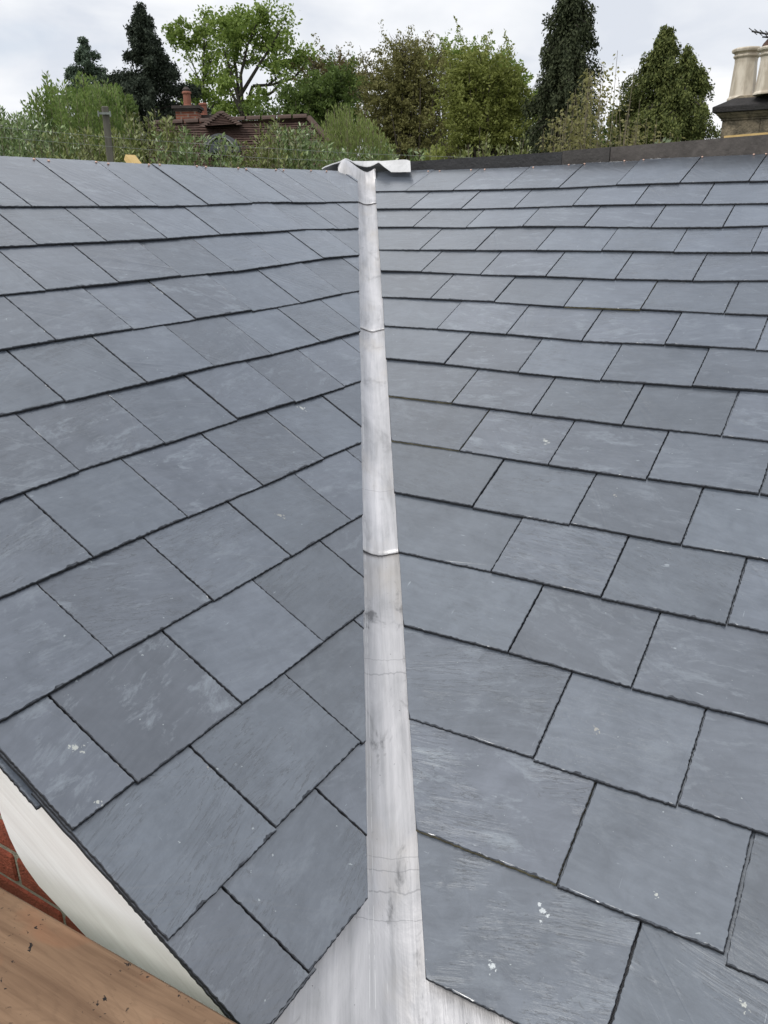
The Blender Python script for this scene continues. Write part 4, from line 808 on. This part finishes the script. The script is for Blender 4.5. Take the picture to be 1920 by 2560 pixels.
# arched dormer
dc = sight(552, 381, D1 - 1.4); Rd = .44; mb = MB(); mw_ = MB(); nseg = 14
for i in range(nseg):
    t0_, t1_ = math.pi * i / nseg, math.pi * (i + 1) / nseg; P = [dc + ex * math.cos(t_) * r_ + ez * math.sin(t_) * r_ + ey * y_ for t_, r_, y_ in ((t0_, Rd + .05, .05), (t1_, Rd + .05, .05), (t1_, Rd + .05, -1.2), (t0_, Rd + .05, -1.2), (t0_, Rd - .01, .05), (t1_, Rd - .01, .05))]
    mb.add(P, [(0, 1, 2, 3), (0, 4, 5, 1)])
    P = [dc + ex * math.cos(t_) * r_ + ez * math.sin(t_) * r_ + ey * y_ for t_, r_, y_ in ((t0_, Rd - .01, .03), (t1_, Rd - .01, .03), (t1_, Rd - .05, .03), (t0_, Rd - .05, .03), (t0_, Rd - .05, -.04), (t1_, Rd - .05, -.04))]; mw_.add(P, [(0, 1, 2, 3), (3, 2, 5, 4)])
dm = mb.build('dormer', M_leaddark, nb_h); mw_.build('arched_frame', M_paint, dm)
mb = MB(); mb.add([dc + ex * math.cos(math.pi * i / nseg) * .34 + ez * math.sin(math.pi * i / nseg) * .34 for i in range(nseg + 1)], [tuple(range(nseg + 1))]); kg = NT('dark window glass'); mb.build('pane', kg.done((.03, .04, .05), .08), dm)

# ------------------------------------------------------------------ stone chimney at the right
k = NT('stained sandstone'); P = k.tc.outputs['Object']; a_ = k.noise(P, 5, 7, .7, .5); b2 = k.noise(P, 40, 4, .6); g2 = k.noise(P, 2.2, 4, .6)
cc = k.mixc(k.ramp(a_, (.4, 0.), (.62, 1.)), (.10, .085, .06), (.33, .27, .185)); cc = k.mixc(k.ramp(g2, (.5, 0.), (.68, .75)), cc, (.03, .028, .024)); M_stone = k.done(cc, .92, k.bump(k.math('ADD', a_, b2), .8, .02))
M_blackst = plain('soot blackened stone', (.035, .033, .033), .85, .5, 7, .7, bd=.02)
k = NT('cream glazed clay'); P = k.tc.outputs['Object']; a_ = k.noise(k.map(P, (5, 5, 1.6)), 1, 5, .6); M_pot = k.done(k.mixc(k.ramp(a_, (.42, .65), (.56, 0.)), (.70, .63, .52), (.34, .28, .20)), .6, k.bump(k.noise(P, 30, 4, .6), .2, .01))
D2 = 12.6; fx = hR.copy(); fy = pR.copy(); fl = sight(1801, 345, D2); sc_t = empty('stone_chimney', (float(fl[0]), float(fl[1]), GZ), 'stained sandstone chimney with cream octagonal pots at the right edge', 'chimney')
z_ = lambda y: sight(1801, y, D2)[2]
W_, Dp = 1.9, .75
b_ = MB(); b_.box(V3(fl[0], fl[1], GZ), fx * W_, fy * Dp, (0, 0, z_(303) - GZ)); b_.build('stack', M_stone, sc_t)
for r_ in range(5):      # ashlar blocks proud of the core
    for j in range(4):
        L_ = .46; x0 = j * (L_ + .012) - (.22 if r_ % 2 else 0); xs = max(x0, -.012); xe = min(x0 + L_, W_ + .012)
        if xe - xs < .05: continue
        q = MB(); q.box(V3(fl[0], fl[1], z_(303) - (r_ + 1) * .205) + fx * xs - fy * .012, fx * (xe - xs), fy * .1, (0, 0, .195)); q.build('stone', M_stone, sc_t)
def slab(z0, z1, o0, o1, mat, name):
    V = []
    for z, o_ in ((z0, o0), (z1, o1)):
        for sx, sy in ((0, 0), (1, 0), (1, 1), (0, 1)): q = V3(fl[0], fl[1], 0) + fx * (-o_ + sx * (W_ + 2 * o_)) + fy * (-o_ + sy * (Dp + 2 * o_)); V.append((q[0], q[1], z))
    o = mesh(name, V, [(3, 2, 1, 0), (4, 5, 6, 7), (0, 1, 5, 4), (1, 2, 6, 5), (2, 3, 7, 6), (3, 0, 4, 7)], mat, sc_t); bv = o.modifiers.new('bevel', 'BEVEL'); bv.width = .008; bv.segments = 2; return o
slab(z_(303), z_(298), .02, .02, M_stone, 'neck_course'); slab(z_(298), z_(290), .03, .06, M_stone, 'moulding'); slab(z_(290), z_(283), .07, .08, M_stone, 'moulding')
slab(z_(283), z_(269), .12, .125, M_blackst, 'cap_slab'); slab(z_(269), z_(247), .125, -.08, M_blackst, 'weathered_cap'); slab(z_(247) , z_(239), -.08, -.15, M_stone, 'flaunching')
zp = z_(246)
def octpot(c, h_, r0, name='chimney_pot'):
    mb = MB(); mb.lathe(c, [(r0 * 1.10, 0), (r0 * 1.10, h_ * .035), (r0 * .98, h_ * .07), (r0 * .84, h_ * .72), (r0 * .86, h_ * .80), (r0 * .98, h_ * .83), (r0 * 1.0, h_ * .86), (r0 * .90, h_ * .875), (r0 * .92, h_ * .90), (r0 * 1.12, h_ * .925), (r0 * 1.16, h_ * .975), (r0 * 1.06, h_), (r0 * .82, h_), (r0 * .75, h_ * .5)], 8, 0, .2)
    o = mb.build(name, M_pot, sc_t); bv = o.modifiers.new('bevel', 'BEVEL'); bv.width = .006; bv.segments = 2; return o
pc = sight(1855, 238, D2 + .35); pc[2] = zp; octpot(pc, sight(1855, 122, D2 + .35)[2] - zp, .168)
pc2 = sight(1921, 238, D2 - .1); pc2[2] = zp; p2 = octpot(pc2, sight(1921, 118, D2 - .1)[2] - zp, .175)
pz = sight(1921, 118, D2 - .1)[2]; M_rust = plain('rusty metal', (.10, .055, .04), .8, .4, 20); M_dm = plain('dark metal', (.03, .03, .032), .5)
b_ = MB(); b_.lathe((pc2[0], pc2[1], pz - .02), [(.17, 0), (.14, .06), (.09, .12), (.06, .13), (.09, .15), (.05, .19), (.001, .2)], 12); b_.build('cowl', M_rust, p2)
ae = empty('television_aerial', (float(pc2[0]), float(pc2[1]), float(pz + .12)), 'dark television aerial on the right hand cream chimney pot', 'aerial')
mtop = sight(1912, 88, D2 - .1); b_ = MB(); b_.tube([(pc2[0] - .04, pc2[1], pz + .1), tuple(mtop + V3(.02, 0, -.02))], .012, 6); b_.tube([(pc2[0] - .09, pc2[1], pz + .1), tuple(mtop + V3(-.03, 0, -.02))], .010, 6); b_.build('mast', M_dm, ae)
e0 = sight(1880, 78, D2 - .1); e1 = sight(1990, 98, D2 - .3); b_ = MB(); b_.tube([e0, e1], .012, 6); b_.build('boom', M_dm, ae); bd_ = (e1 - e0) / np.linalg.norm(e1 - e0); cr = np.cross(bd_, (0, 0, 1)); cr /= np.linalg.norm(cr)
for i in range(8):
    p = e0 + (e1 - e0) * (i + .2) / 8; b_ = MB(); b_.tube([p - cr * .13 + V3(0, 0, -.02), p + cr * .13 + V3(0, 0, .02)], .005, 5); b_.build('element', M_dm, ae)
print('objects', len(bpy.data.objects), 'polys', sum(len(o.data.polygons) for o in bpy.data.objects if o.type == 'MESH'))
